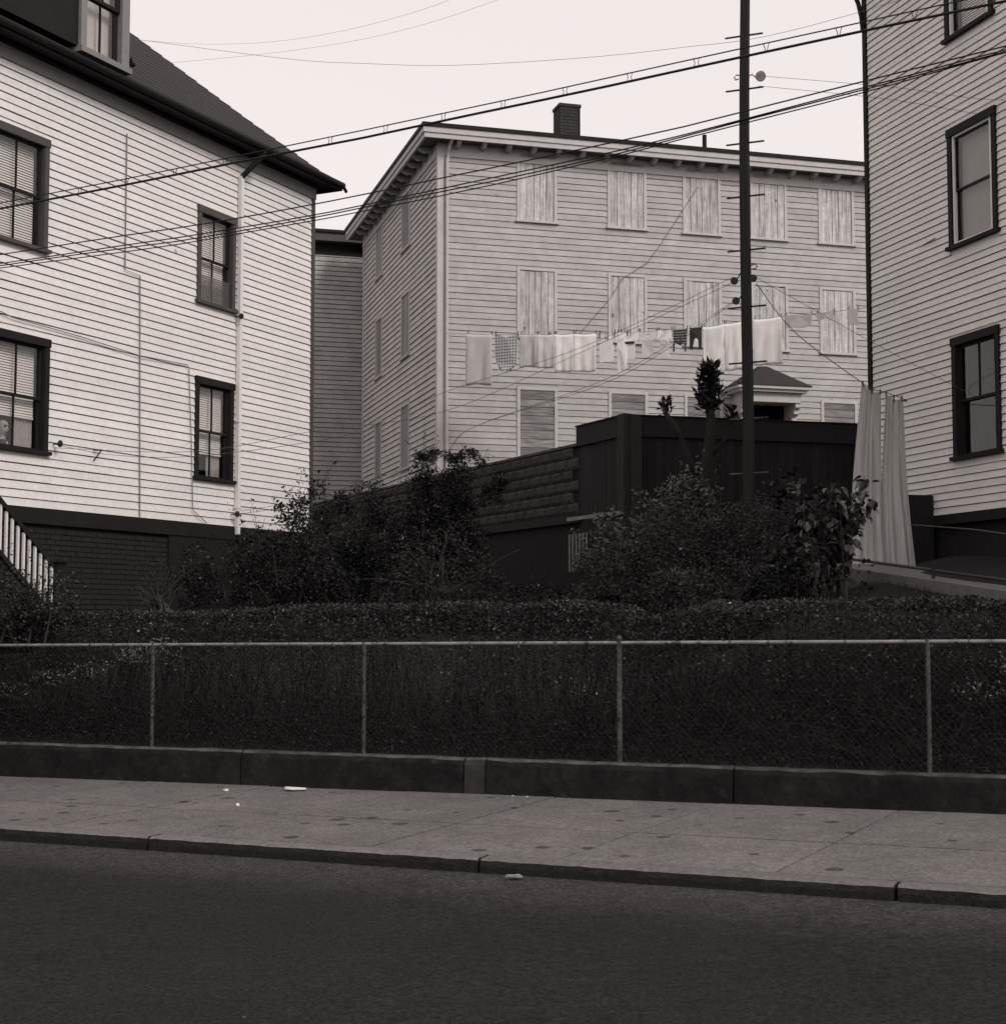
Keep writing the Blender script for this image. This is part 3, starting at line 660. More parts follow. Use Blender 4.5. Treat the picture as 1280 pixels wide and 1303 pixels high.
# chimney of bricks, vent pipe
ck = MB(); cx, cy = 3.36, 1.1
MB().box(cx-.235, cx+.235, cy-.235, cy+.235, 12.75, 13.82).obj('chimney', M['mortar'], CH)
for j, z in enumerate(rows(12.75, 13.80, .076)):
    for f in range(4):
        Tm = Matrix.Translation((cx, cy, 0)) @ Matrix.Rotation(R(90)*f, 4, 'Z'); u = -.25 + (.105 if j % 2 else 0)
        for k in range(3):
            a = -.25 if (k == 0) else u; 
            a, b = [(-.25, -.05), (-.04, .15), (.16, .245)][k] if j % 2 else [(-.25, -.15), (-.14, .05), (.06, .245)][k]
            n = len(ck.v); ck.box(a, b, -.25, -.2, z, z+.066); ck.v[n:] = [Tm @ v for v in ck.v[n:]]
ck.obj('chimney_bricks', M['chimney'], CH, kind='stuff')
MB().box(cx-.27, cx+.27, cy-.27, cy+.27, 13.82, 13.89).box(cx-.2, cx+.1, cy-.1, cy+.2, 13.89, 13.93).obj('chimney_cap', M['chimney'], CH)
MB().tube([(6.6, .5, 12.7), (6.6, .5, 13.32)], .055, 8).obj('vent_pipe', M['black_trim'], CH)
MB().box(0.05, CL, .1, .2, BZ-.3, 4.3).box(CL-.05, CL, .1, CD, BZ, 12.4).box(0, CL, CD-.05, CD, BZ, 12.4).obj('wall', M['tan_side'], CH)
# door with bracketed hood
HD = MB(); hu0, hu1, ho = 6.78, 8.66, .85; hz = 7.18; pk = (7.72, .12, 7.78)
ep = [(hu0, -ho, hz), (hu1, -ho, hz), (hu1, 0, hz), (hu0, 0, hz)]
ridge = [(7.66, -.28, 7.70), (7.78, -.28, 7.70), (7.78, 0, 7.74), (7.66, 0, 7.74)]
for k in range(4):
    l = (k+1) % 4; HD.face([ep[k], ep[l], ridge[l], ridge[k]])
HD.face(ridge); HD.face(ep[::-1])
hood = HD.obj('door_hood', M['shingle'], CH)
wf.mb().wbox(hu0+.03, hu1-.03, 0, ho-.03, hz-.075, hz-.004).wbox(hu0+.09, hu1-.09, 0, ho-.09, hz-.14, hz-.075).obj('hood_cornice', M['tan_trim'], hood)
wf.mb().wbox(hu0+.22, hu1-.22, 0, ho-.2, hz-.36, hz-.14).obj('hood_entablature', M['tan_trim'], hood)
for u in (hu0+.22, hu1-.34):
    b_ = wf.mb(); pts = [(.62, -.36), (.62, -.46), (.52, -.52), (.54, -.60), (.40, -.66), (.42, -.74), (.22, -.82), (.24, -.95), (.10, -1.08), (.12, -1.2), (0, -1.25), (0, -.36)]
    b_.prism([(u, -o, hz+z) for o, z in pts][::-1], (.12, 0, 0)); b_.obj('scroll_bracket', M['tan_trim'], hood)
dr = wf.mb(); dr.wbox(door[0]+.05, door[1]-.05, -.35, -.30, 4.3, 6.85); dr = dr.obj('door', M['black_trim'], CH)
wf.mb().wbox(door[0]-.02, door[0]+.08, -.3, .045, 4.3, 6.85).wbox(door[1]-.08, door[1]+.02, -.3, .045, 4.3, 6.85).wbox(door[0]+.08, door[1]-.08, -.3, .043, 6.78, 6.85).obj('door_frame', M['black_trim'], dr)
wf.mb().tube([(6.2, -.04, 11.9), (5.2, -.045, 10.4), (4.9, -.05, 10.0), (4.3, -.045, 9.6), (3.98, -.045, 9.1), (3.2, -.045, 8.2)], .006, 4).obj('wall_wire', M['dark_trim'], CH)

# dark building behind, left of the boarded house
BH = thing('rear_house', 'plain clapboard building with dark cornice, narrow gap between the white house and the boarded house', 'house', (-9.5, 41.55, 0), R(90-73.967))
wb = Wall(BH)
wb.box('wall', 0, 7.5, -8, -.012, 3.5, 12.5, 'sheathing')
mb = wb.mb()
for z in rows(4.0, 12.15, .135):
    mb.prism([(0, 0, z+.118), (0, -.01, z+.118), (0, -.028, z), (0, 0, z)], (7.4, 0, 0))
mb.obj('clapboards', M['back_clap'], BH, kind='stuff')
wb.box('frieze_board', 0, 7.5, -.05, .04, 12.14, 12.45, 'black_trim')
wb.box('cornice', -.3, 7.9, -.3, .35, 12.47, 12.70, 'dark_trim'); wb.box('roof', -.35, 7.95, -8.3, .41, 12.70, 12.78, 'black_trim')

# ------------------------------------------------------------------ right house
RH = thing('grey_house', 'grey clapboard house with black trim at the right edge', 'house', (6.068, 20.5, 0), R(-90+16.757+0))
# local x runs toward the camera, outward is local -y
wr = Wall(RH)
RC = -2.16; RE = 12.0
rw = [(0, 1.09, 9.64, 11.26), (0, 1.09, 6.77, 8.42), (0, 1.06, 3.92, 5.56), (4.5, 5.6, 6.77, 8.42), (4.5, 5.6, 3.92, 5.56)]
backing(wr, RC, RE, 3.1, 12.2, [(a+.02, b-.02, c+.02, d-.02) for a, b, c, d in rw])
cmr = clap_mesh('clapboard', .1, M['grey_clap'], gap=.0115, out=.024)
n = 0
for z in rows(3.22, 12.0, .1):
    for a, b in segs(RC+.08, RE, z, .1, rw, None if rnd.random() < .5 else 9):
        if n < 299: wr.board(cmr, 'clapboard', a, b-a, z); n += 1
sash_window(wr, *rw[0], trim='black_trim', blind=1, lights=1, storm=True, label='top floor window with white storm frame')
sash_window(wr, *rw[1], trim='black_trim', blind=.0, shade=True, lights=1, storm=True, label='middle window with white storm frame and insect screen')
sash_window(wr, *rw[2], trim='black_trim', blind=0, drape=False, lights=2, lower_lights=1, label='dark bottom window without blind')
for x in rw[3:]: sash_window(wr, *x, trim='black_trim', blind=.8, lights=1)
wr.box('corner_board', RC-.02, RC+.07, -.1, .045, 3.1, 12.2, 'black_trim')
wr.box('water_table', RC, RE, -.05, .045, 3.08, 3.215, 'black_trim')
wr.box('foundation', RC, RE, -.35, -.06, .8, 3.1, 'dmortar')
MB().box(RC, RE, .3, 8, 12.0, 12.2).box(RC, RC+.05, .1, 8, 1, 12.2).box(RC, RE, 7.95, 8, 1, 12.2).box(RE-.05, RE, .1, 8, 1, 12.2).obj('wall', M['grey_clap'], RH)
MB().box(RC-.45, RE+.4, -.4, 8.4, 12.2, 12.45).obj('eave', M['black_trim'], RH)
MB().box(RC-.5, RE+.5, -.5, 8.5, 12.45, 12.52).obj('roof', M['shingle'], RH)
wr.mb().tube([(RC+.03, -.055, 10.62), (RC-.0, -.06, 10.85), (RC-.10, -.05, 11.1), (RC-.22, -.3, 11.9), (RC-.25, -.4, 12.25)], .035, 8).obj('downspout', M['black_trim'], RH)
wr.mb().tube([(-.65, -.05, 7.0), (-.3, -.06, 7.02)], .008, 4).obj('wall_hook', M['iron'], RH)
# plank bulkhead at its foot
BK = thing('cellar_bulkhead', 'dark plank cellar bulkhead against the grey house behind the curtains', 'bulkhead', (6.068, 20.5, 0), R(-90+16.757))
wk = Wall(BK)
bb = MB().box(0, .105, -.03, 0, 0, 1).mesh('board', M['dark_board'])
for k in range(9):
    o = link('board', bb, BK); o.matrix_local = wk.T @ Matrix.Translation((-1.55+.112*k, -.42, 2.0)) @ Matrix.Diagonal((1, 1, 1.45+rnd.uniform(-.01, .01), 1))
wk.box('lid', -1.6, -.52, .04, .48, 3.45, 3.50, 'black_trim'); wk.box('side_panel', -.55, -.52, .04, .40, 2.0, 3.45, 'dark_board')

# ------------------------------------------------------------------ terrace behind, block wall, garage, plank fence
GX, GY = 1.94, 24.0; GA = R(90+25)          # axis pointing away to the left
gdir = Vector((-.4226, .9063)); cdir = Vector((math.sin(R(73.967)), math.cos(R(73.967))))
def G(t, off=0, z=0): n_ = Vector((-.9063, -.4226)); p = Vector((GX, GY))+gdir*t+n_*off; return Vector((p.x, p.y, z))
def K(t, off=0, z=0): n_ = Vector((.2762, -.961)); p = Vector((GX, GY))+cdir*t+n_*off; return Vector((p.x, p.y, z))
base = [K(0, -.25), K(16, -.25), K(16, -40), G(45, -.0), G(0, -.3)]
mb = MB(); mb.prism([G(0, -.32, 0), K(18, -.25, 0), K(22, -38, 0), G(46, -.32, 0)], (0, 0, 4.3)); mb.obj('yard_terrace', M['grass'], None, kind='structure')
BW = thing('block_wall', 'dark rock faced concrete block wall left of the plank fence', 'wall', (GX, GY, 0), math.atan2(-gdir.y, -gdir.x))
# local x points back toward the corner, outward = local -y
ww = Wall(BW)
def block_mesh(seed):
    mb = MB(); nx, nz = 7, 4
    for j in range(nz+1):
        for i in range(nx+1):
            e = 0 if (i in (0, nx) or j in (0, nz)) else .018+.03*abs(noise.noise(Vector((i*1.3+seed*9, j*1.7, seed))))
            mb.v.append(Vector((.39*i/nx, -.01-e, .178*j/nz)))
    for j in range(nz):
        for i in range(nx): a = j*(nx+1)+i; mb.f.append((a, a+1, a+nx+2, a+nx+1))
    n0 = len(mb.v); mb.box(0, .39, -.008, .15, 0, .178); return mb.mesh('block', M['block'])
bms = [block_mesh(k) for k in range(4)]
ww.box('wall_core', -16, -1.55, -.3, -.02, 2.0, 4.66, 'dmortar')
for j in range(6):
    u = -16 + (.2 if j % 2 else 0)
    while u < -1.9:
        o = link('block', bms[rnd.randrange(4)], BW); o.matrix_local = ww.T @ Matrix.Translation((u, 0, 3.57+.188*j)); u += .40
ww.box('coping', -16, -1.55, -.3, .03, 4.70, 4.745, 'wall_cap')
GD = thing('garage_front', 'dark vertical board garage front under the block wall', 'garage', (GX, GY, 0), math.atan2(-gdir.y, -gdir.x))
wg = Wall(GD)
wg.box('lintel', -7.2, -1.5, -.02, .05, 3.42, 3.56, 'black_trim')
gb = MB().box(0, .118, 0, .03, 0, 1).mesh('board', M['dark_board'])
for k in range(46):
    o = link('board', gb, GD); o.matrix_local = wg.T @ Matrix.Translation((-7.1+.122*k, .08+rnd.uniform(0, .01), 1.9)) @ Matrix.Diagonal((1, 1, 1.53, 1))
PF = thing('plank_fence', 'tall dark plank fence with wide top band on the terrace edge', 'fence', (GX, GY, 0), 0)
def pf(fn, t0, t1, o0, o1, z0, z1, name, m):
    mb = MB(); c = [fn(t0, o0), fn(t1, o0), fn(t1, o1), fn(t0, o1)]
    if (c[1]-c[0]).cross(c[3]-c[0]).z < 0: c = [c[1], c[0], c[3], c[2]]
    c = [p-Vector((GX, GY, 0)) for p in c]
    mb.quadbox([(p.x, p.y, z0) for p in c]+[(p.x, p.y, z1) for p in c]); return mb.obj(name, M[m], PF)
for fn, L in ((G, 1.56), (K, 11.0)):
    n = int(L/.150)
    for k in range(n):
        t0 = .03+k*.150; pf(fn, t0, t0+.143, .0, .02+rnd.uniform(0, .008), 2.2, 4.76+rnd.uniform(-.005, .005), 'board', 'dark_board')
    pf(fn, .0 if fn is K else .13, L, .03, .075, 4.68, 5.00, 'top_board', 'fence_cap')
    pf(fn, .0 if fn is K else .13, L, .03, .10, 5.003, 5.02, 'cap_board', 'black_trim')
    pf(fn, .02, L, -.05, -.002, 3.0, 3.1, 'rail', 'dark_board')
pf(G, -.08, .13, -.06, .10, 2.2, 5.03, 'corner_post', 'post_wood')
pf(K, .02, .2, .08, .13, 2.2, 5.0, 'corner_post', 'post_wood')
for t in (2.4, 4.8, 7.2): pf(K, t, t+.12, -.14, -.05, 2.2, 5.0, 'fence_post', 'post_wood')
PG = thing('picket_gate', 'low white picket gate piece below the corner of the plank fence', 'gate', (GX, GY, 0), math.atan2(-gdir.y, -gdir.x))
wp = Wall(PG)
wp.box('rail', -1.72, .05, .14, .17, 3.44, 3.50, 'dim_paint'); wp.box('rail', -1.72, .05, .112, .139, 2.85, 2.92, 'black_trim')
for k in range(6): wp.box('picket', -1.68+.12*k, -1.648+.12*k, .14, .16, 2.6, 3.22, 'dim_paint')

# ------------------------------------------------------------------ sloping concrete walk with pipe rail (right)
A = Vector((4.04, 17.8, 2.40)); B = Vector((4.90, 15.0, 2.08)); dAB = (B-A); C2 = B+dAB*1.4
WK = bpy.data.objects.new('walk', None); COL.objects.link(WK); WK['kind'] = 'structure'
def strip(p, q, o0, o1, z0, z1, name, m, parent=None, **kw):
    d = (q-p).normalized(); nn = Vector((d.y, -d.x, 0)).normalized(); nn = -nn if nn.x > 0 else nn
    c = [p+nn*o0, q+nn*o0, q+nn*o1, p+nn*o1]
    if (c[1]-c[0]).cross(c[3]-c[0]).z < 0: c = [c[1], c[0], c[3], c[2]]
    mb = MB(); mb.quadbox([v+Vector((0, 0, z0)) for v in c]+[v+Vector((0, 0, z1)) for v in c]); return mb.obj(name, M[m], parent, **kw)
A0 = A-dAB*.35
for k in range(5):
    p, q = A0.lerp(C2, k/5), A0.lerp(C2, (k+1)/5); e = (q-p).normalized()*.006
    strip(p+e, q-e, 0, .14, -.75, 0, 'kerb_block', 'concrete', WK)
    strip(p+e, q-e, -1.3, -.004, -.12, -.03, 'walk_slab', 'concrete', WK)
PR = thing('pipe_rail', 'thin iron pipe rail on black post along the sloping concrete walk', 'railing')
up = Vector((0, 0, 1)); nl = Vector((-.25, -.08, 0))
mb = MB(); mb.tube([A-dAB*.15+Vector((.15, 0, .07)), A+Vector((.15, 0, .07)), B+Vector((.15, 0, .07)), C2+Vector((.15, 0, .07))], .018, 6); mb.obj('lower_rail', M['iron'], PR)
mb = MB(); mb.tube([Vector((5.04, 19.0, 2.97)), Vector((4.95, 16.2, 2.74)), Vector((5.0, 14.9, 2.6)), Vector((5.2, 12.8, 2.4))], .008, 6); mb.obj('upper_rail', M['galv'], PR)
for f in (.52, 1.3):
    p = A.lerp(B, f) + Vector((.05, -.1, 0)); MB().tube([p-up*.35, p+up*.13], .018, 6).obj('rail_post', M['iron'], PR)

# ------------------------------------------------------------------ timber clothes pole with steps
CP = thing('clothes_pole', 'tall square dark timber clothes pole with iron step rungs', 'pole', (3.21, 20.0, 0), R(-25.6))
mb = MB(); n = 14
for i in range(n+1):
    z = 1.6+11.4*i/n; r_ = .064-.017*i/n; b = .02*math.sin(i*.6)+.006*i
    for x, y in ((-1, -1), (1, -1), (1, 1), (-1, 1)): mb.v.append(Vector((x*r_+b-.04, y*r_, z)))
for i in range(n):
    for j in range(4): mb.f.append((i*4+j, i*4+(j+1) % 4, (i+1)*4+(j+1) % 4, (i+1)*4+j))
mb.f += [(3, 2, 1, 0), tuple(n*4+j for j in range(4))]
mb.obj('shaft', M['pole'], CP)
rz = [9.56, 8.83, 8.10, 7.38, 6.66, 5.90, 5.16, 4.42, 3.7, 10.3, 11.04, 11.8]
for i, z in enumerate(rz):
    MB().tube([(-.25, -.03, z), (.25, .03, z+.012)], .0125, 6).obj('step_rung', M['iron'] if z > 4.6 else M['galv'], CP)
def pulley(root, p, r=.055, m='iron', hook=None):
    mb = MB(); n = 12; p = Vector(p)
    for (rr, y) in ((r, -.014), (r*.7, 0), (r, .014)):
        for j in range(n): a = 2*math.pi*j/n; mb.v.append(p+Vector((rr*math.cos(a), y, rr*math.sin(a))))
    for i in range(2):
        for j in range(n): mb.f.append((i*n+j, i*n+(j+1) % n, (i+1)*n+(j+1) % n, (i+1)*n+j))
    mb.f += [tuple(range(n)), tuple(2*n+j for j in range(n-1, -1, -1))]
    if hook:
        h = Vector(hook); mb.tube([h, h.lerp(p, .3)+Vector((0, 0, .03)), h.lerp(p, .6)-Vector((0, 0, .012)), p], .009, 5)
    return mb.obj('pulley', M[m], root)
pulley(CP, (.22, 0, 8.98), .070, 'dim_paint', (.05, 0, 9.0)); pulley(CP, (-.17, 0, 6.27), .05, 'iron', (-.03, 0, 6.4)); pulley(CP, (-.15, 0, 6.0), .05, 'iron', (-.02, 0, 6.1))
pulley(CP, (.10, -.04, 6.27), .05, 'iron', (.03, 0, 6.35))
mb = MB()
for z, s_ in ((9.03, -1), (6.45, 1), (4.95, -1)):
    mb.tube([(s_*.05, 0, z), (s_*.11, 0, z+.02), (s_*.14, 0, z-.01), (s_*.12, 0, z-.05), (s_*.08, 0, z-.04)], .009, 5)
mb.obj('hook', M['iron'], CP)

# ------------------------------------------------------------------ street cables
def cable(name, pts, r, m, label, cat='cable', group=None, k=6):
    mb = MB(); P = [S(s, q, z) for s, q, z in pts]; mb.tube(P, r, k); return tag(mb.obj(name, M[m]), label, cat, group)
def interp(tab, s):
    for (a, b), (c, d) in zip(tab, tab[1:]):
        if s <= c or (c, d) == tab[-1]: return b+(d-b)*(s-a)/(c-a)
TA = [(-24, 5.25), (-14, 5.30), (-9.67, 5.41), (-8.27, 5.45), (-7.27, 5.49), (-6.01, 5.54), (-4.55, 5.605), (-3.34, 5.67), (-2.17, 5.73), (-1.2, 5.78), (6, 6.2)]
TB = [(-24, 5.2), (-14, 5.25), (-9.66, 5.36), (-8.27, 5.40), (-7.0, 5.45), (-6.01, 5.48), (-4.78, 5.54), (-4.27, 5.56), (-3.34, 5.61), (-2.17, 5.67), (-1.24, 5.71), (6, 6.12)]
ss_ = [-24, -20, -16, -13]+[-12+.5*k for k in range(26)]+[1.5, 3, 6]
cable('messenger_wire', [(s, 10, interp(TA, s)) for s in ss_], .0046, 'cable', 'upper wire of the spaced cable pair crossing the street view')
cb = thing('feeder_cable', 'thick lower cable of the spaced pair with hanging spacers', 'cable')
MB().tube([S(s, 10, interp(TB, s)) for s in ss_], .0092, 6).obj('cable', M['cable'], cb)
for k in range(-10, 20):
    s = -6.29+.497*k; a, b = interp(TA, s), interp(TB, s); mb = MB()
    for e in (-.022, .022): mb.tube([S(s+e, 10, a+.004), S(s+e*.5, 10, (a+b)/2), S(s+e*(.2 if s > -3 else .9), 10, b)], .0032, 4)
    mb.obj('spacer', M['cable'], cb)
TU = [(-24, 5.2), (-14, 5.08), (-9.94, 5.05), (-7.78, 5.07), (-6.19, 5.13), (-4.87, 5.21), (-3.45, 5.31), (-2.23, 5.43), (-1.29, 5.53), (6, 6.3)]
TD = [(-24, 5.05), (-14, 4.95), (-9.94, 4.93), (-8.0, 4.94), (-6.65, 4.98), (-5.2, 5.07), (-4.05, 5.16), (-3.45, 5.23), (-2.23, 5.37), (-1.29, 5.50), (6, 6.25)]
for nm, f, r_, lb in (('street_wire', 0, .0052, 'uppermost of the four telephone wires'), ('street_wire', .62, .005, 'second of the four telephone wires'), ('street_wire', .80, .005, 'third of the four telephone wires'), ('street_wire', 1.0, .0045, 'lowest of the four telephone wires')):
    cable(nm, [(s, 10.3+.03*f, interp(TU, s)*(1-f)+interp(TD, s)*f + .004*math.sin(s*2+f*9)) for s in ss_], r_, 'cable', lb+' crossing below the spaced pair', 'wire', 'telephone wires across the street')
def wire(name, pts, r, m, label, cat='wire', group=None):
    P = [Vector(p) for p in pts]; out = []
    for i in range(len(P)-1):
        for k in range(6):
            t = k/6; p0, p1, p2, p3 = P[max(i-1, 0)], P[i], P[i+1], P[min(i+2, len(P)-1)]
            out.append(.5*((2*p1)+(-p0+p2)*t+(2*p0-5*p1+4*p2-p3)*t*t+(-p0+3*p1-3*p2+p3)*t**3))
    out.append(P[-1]); mb = MB(); mb.tube(out, r, 5); return tag(mb.obj(name, M[m]), label, cat, group)
th = lambda s, z: S(s, 14, z)
wire('thin_wire', [th(-11.55, 8.6), th(-9.43, 8.02), th(-8.42, 7.80), th(-7.08, 7.57), th(-4.92, 7.38), th(-3.06, 7.42), th(2, 8.2)], .0022, 'rope_dark', 'thin sagging wire from the dormer across the sky')
wire('thin_wire', [th(-11.5, 8.58), th(-10.5, 8.36), th(-9.4, 8.22), th(-8.2, 8.22), th(-7, 8.38), th(-5, 8.9), th(-2, 10.0)], .0016, 'rope', 'faint wire rising from the dormer out of the top of the view')
wire('thin_wire', [th(-11.0, 8.22), th(-9.5, 8.10), th(-8.2, 8.07), th(-7, 8.18), th(-5.5, 8.5), th(-1.5, 9.9)], .0016, 'rope', 'faintest lower wire rising right from the roof edge')

# ------------------------------------------------------------------ clotheslines
def px(x, y, d):                                    # helper used only to state measured heights along the lines
    return Vector(((x-640)/1959*d, d, 1.75+(793.4-y)/1959*d*1.0))
wire('clothesline', [(-6.15, 20.95, 4.2), (-5.3, 21.1, 4.06), (-4.1, 21.4, 4.10), (-2.0, 21.6, 4.45), (-.83, 21.4, 4.98), (1.09, 21.0, 5.55), (3.03, 20.05, 6.31)], .0035, 'rope_dark', 'upper clothesline from the white house window to the pole', 'clothesline', 'clotheslines to the white house')
wire('clothesline', [(-6.15, 20.95, 4.15), (-4.3, 21.4, 4.15), (-2.7, 21.9, 4.50), (-.85, 21.9, 4.78), (1.1, 21.2, 5.52), (3.03, 20.05, 6.24)], .0035, 'rope_dark', 'lower return of the clothesline from the white house window', 'clothesline', 'clotheslines to the white house')
for dz, lb in ((0, 'steep clothesline from the pole down to the brick base corner'), (-.05, 'lower strand of the steep clothesline to the white house')):
    wire('clothesline', [(-4.35, 24.8, 3.55+dz), (-3.05, 24.2, 3.72+dz), (-1.05, 23.2, 4.25+dz), (-.45, 23.4, 4.75), (1.6, 21.5, 5.25+dz), (3.03, 20.0, 5.98+dz*.5)], .0035, 'rope_dark', lb, 'clothesline', 'clotheslines to the white house')
wire('clothesline', [(3.33, 20.0, 6.30), (4.85, 20.2, 5.50), (6.0, 20.35, 4.92), (6.25, 20.0, 4.70)], .0035, 'rope_dark', 'clothesline from the pole to the bottom window of the grey house', 'clothesline')
wire('clothesline', [(3.40, 20.05, 9.04), (5.1, 19.6, 8.72), (6.4, 19.3, 8.45), (7.1, 17.2, 7.9)], .003, 'rope_dark', 'top clothesline from the bright pulley to the grey house', 'clothesline')
wire('clothesline', [(3.40, 20.05, 8.90), (5.0, 19.8, 8.64), (6.2, 19.7, 8.40)], .003, 'rope_dark', 'lower strand of the top clothesline by the bright pulley', 'clothesline')
# laundry line in front of the boarded house
LA = Vector((-1.22, 32.45, 0)); LB = Vector((7.5, 29.4, 0)); LLEN = (LB-LA).length; LD = (LB-LA).normalized(); LN = Vector((-LD.y, LD.x, 0)); LN = -LN if LN.y > 0 else LN
def s_of_x(x):
    k = (x-640)/1959; return (k*LA.y-LA.x)/(LD.x-k*LD.y)
ytab = [(560, 424), (627, 425.5), (700, 425.5), (760, 424.5), (830, 421.5), (860, 419.5), (900, 416), (960, 407), (1000, 402.5), (1040, 399), (1103, 392), (1200, 380)]
def zline(s):
    p = LA+LD*s; x = 640+1959*p.x/p.y
    y = interp(ytab, x); b = -(y-651.5)/1959; c, t = math.cos(R(4.144)), math.sin(R(4.144)); return 1.75 + p.y*(t+b*c)/(c-b*t)
lp = [LA+LD*s+Vector((0, 0, zline(s))) for s in [LLEN*i/30 for i in range(31)]]
tag(MB().tube(lp, .006, 5).obj('clothesline', M['rope']), 'long laundry line hung across the boarded house', 'clothesline')
def pin(parent, s, z):
    p = LD*s; mb = MB(); mb.quadbox([(s-.008, -.02, z-.07), (s+.008, -.02, z-.07), (s+.008, .02, z-.07), (s-.008, .02, z-.07), (s-.006+.02, -.012, z+.07), (s+.006+.02, -.012, z+.07), (s+.006+.02, .012, z+.07), (s-.006+.02, .012, z+.07)])
    return mb.obj('clothespin', M['dark_trim'], parent)
def laundry(name, label, cat, x0, x1, ybot, m, outline=None, group=None, wav=.02, pins=True, botd=0, deco=None):
    """cloth hanging from the line; outline is a list of (fraction along, fraction down) making the cut of a garment"""
    s0, s1 = s_of_x(x0), s_of_x(x1); p = LA+LD*s0; zt = zline((s0+s1)/2); H_ = (ybot-interp(ytab, (x0+x1)/2))/1959*p.y; Wd = s1-s0
    root = thing(name, label, cat, (p.x, p.y, zt), math.atan2(LD.y, LD.x), group)
    ph = rnd.uniform(0, 6); dz = zline(s1)-zline(s0)
    def pos(u, v, f=0):
        y = -.01-wav*v*math.sin(u*5+ph)-wav*.6*math.sin(u*13+ph*2)*v - .01*math.sin(v*3) + .035*noise.noise(Vector((u*3.5+ph, v*2.2+u*2, ph)))*min(1, v*3) + f
        sag = -.018*math.sin(u*math.pi)*1.0 if Wd > .3 else 0
        return Vector((u*Wd, y, dz*(u-.5)*(1-.6*v) + sag*(1-v) - v*H_*(1+.012*math.sin(u*7+ph))))
    if outline is None:
        nu, nv = 18, 16; mb = MB()
        for side in (0, -.012):
            for j in range(nv+1):
                for i in range(nu+1): mb.v.append(pos(i/nu, j/nv + (botd*(i/nu) if j == nv else 0), side))
        W_ = nu+1; K_ = W_*(nv+1)
        for j in range(nv):
            for i in range(nu):
                a = j*W_+i; mb.f.append((a, a+W_, a+W_+1, a+1)); mb.f.append((K_+a, K_+a+1, K_+a+W_+1, K_+a+W_))
        for i in range(nu): mb.f.append((i, i+1, K_+i+1, K_+i)); a = nv*W_+i; mb.f.append((a+1, a, K_+a, K_+a+1))
        for j in range(nv): a = j*W_; mb.f.append((a+W_, a, K_+a, K_+a+W_)); a += nu; mb.f.append((a, a+W_, K_+a+W_, K_+a))
        mb.obj('cloth', M[m], root, True)
    else:
        cuts_ = outline if isinstance(outline[0][0], (list, tuple)) else [outline]; mb = MB()
        for oc in cuts_:
            k = len(oc); n = len(mb.v)
            for f in (0, -.02): mb.v += [pos(u, v, f) for u, v in oc]
            mb.f += [tuple(range(n+k-1, n-1, -1)), tuple(range(n+k, n+2*k))] + [(n+i, n+(i+1) % k, n+k+(i+1) % k, n+k+i) for i in range(k)]
        mb.obj('cloth', M[m], root)
    if deco == 'band':
        mb = MB(); a_, b_ = pos(.2, .42, -.035), pos(.8, .42, -.035)
        for p_, q_, h_ in ((pos(.2, .34, -.04), pos(.8, .34, -.04), .045),): mb.quadbox([tuple(p_+Vector((0, 0, -h_))), tuple(q_+Vector((0, 0, -h_))), tuple(q_+Vector((0, .012, -h_))), tuple(p_+Vector((0, .012, -h_))), tuple(p_), tuple(q_), tuple(q_+Vector((0, .012, 0))), tuple(p_+Vector((0, .012, 0)))])
        mb.obj('chest_band', M['cloth_dark'], root)
    if deco == 'ring':
        c_ = pos(.5, .45, -.045); mb = MB(); mb.tube([c_+Vector((.06*math.cos(k*.524), 0, .045*math.sin(k*.524))) for k in range(13)], .008, 4); mb.obj('round_print', M['shade_cloth'], root)
    if pins:
        for u in (.04, .96):
            pin(root, u*Wd, dz*(u-.5))
    return root
grp = None
laundry('towel', 'long mid grey towel, leftmost thing on the laundry line', 'towel', 593, 626, 491, 'towel_g', wav=.012)
laundry('checked_shirt', 'checked shirt bunched up on the laundry line', 'shirt', 629, 660, 474, 'check', [(.05, 0), (.3, .02), (.5, .08), (.7, .02), (.95, 0), (1.0, .25), (.97, .6), (.9, .85), (.7, .97), (.45, 1), (.22, .93), (.08, .75), (.0, .45), (.02, .15)], wav=.05)
laundry('towel', 'grey towel just right of the checked shirt', 'towel', 662, 684, 468, 'towel_g')
laundry('towel', 'pale grey towel between the grey and the white ones', 'towel', 684, 707, 469, 'towel_p')
laundry('towel', 'off-white towel left of the whitest towel', 'towel', 707, 731, 474, 'towel_w')
laundry('towel', 'white towel next to the small undershirt', 'towel', 731.5, 760, 474, 'towel_w')
shirt = [(.0, .0), (.3, .0), (.4, .12), (.6, .12), (.7, .0), (1, .0), (1, .3), (.82, .34), (.8, 1), (.2, 1), (.18, .34), (0, .3)]
under = [(.18, 0), (.32, 0), (.36, .25), (.64, .25), (.68, 0), (.82, 0), (.84, .3), (.95, .42), (.92, 1), (.08, 1), (.05, .42), (.16, .3)]
laundry('undershirt', 'white sleeveless undershirt, first small garment after the towels', 'undershirt', 763, 784, 462, 'towel_w', under)
laundry('overalls', 'small white overalls with two legs on the laundry line', 'overalls', 787, 800, 472, 'towel_w', [(.1, 0), (.35, .0), (.5, .15), (.65, 0), (.9, 0), (1, .4), (.95, 1), (.62, 1), (.5, .5), (.38, 1), (.05, 1), (0, .4)])
laundry('shirt', 'small white shirt with dark chest band', 'shirt', 790, 815, 458, 'towel_w', shirt, deco='band')
laundry('shirt', 'white shirt hanging wide left of the tee with round print', 'shirt', 815, 838, 455, 'towel_p', shirt)
laundry('shirt', 'white tee with round print beside the striped garment', 'shirt', 839, 857, 457, 'towel_w', shirt, deco='ring')
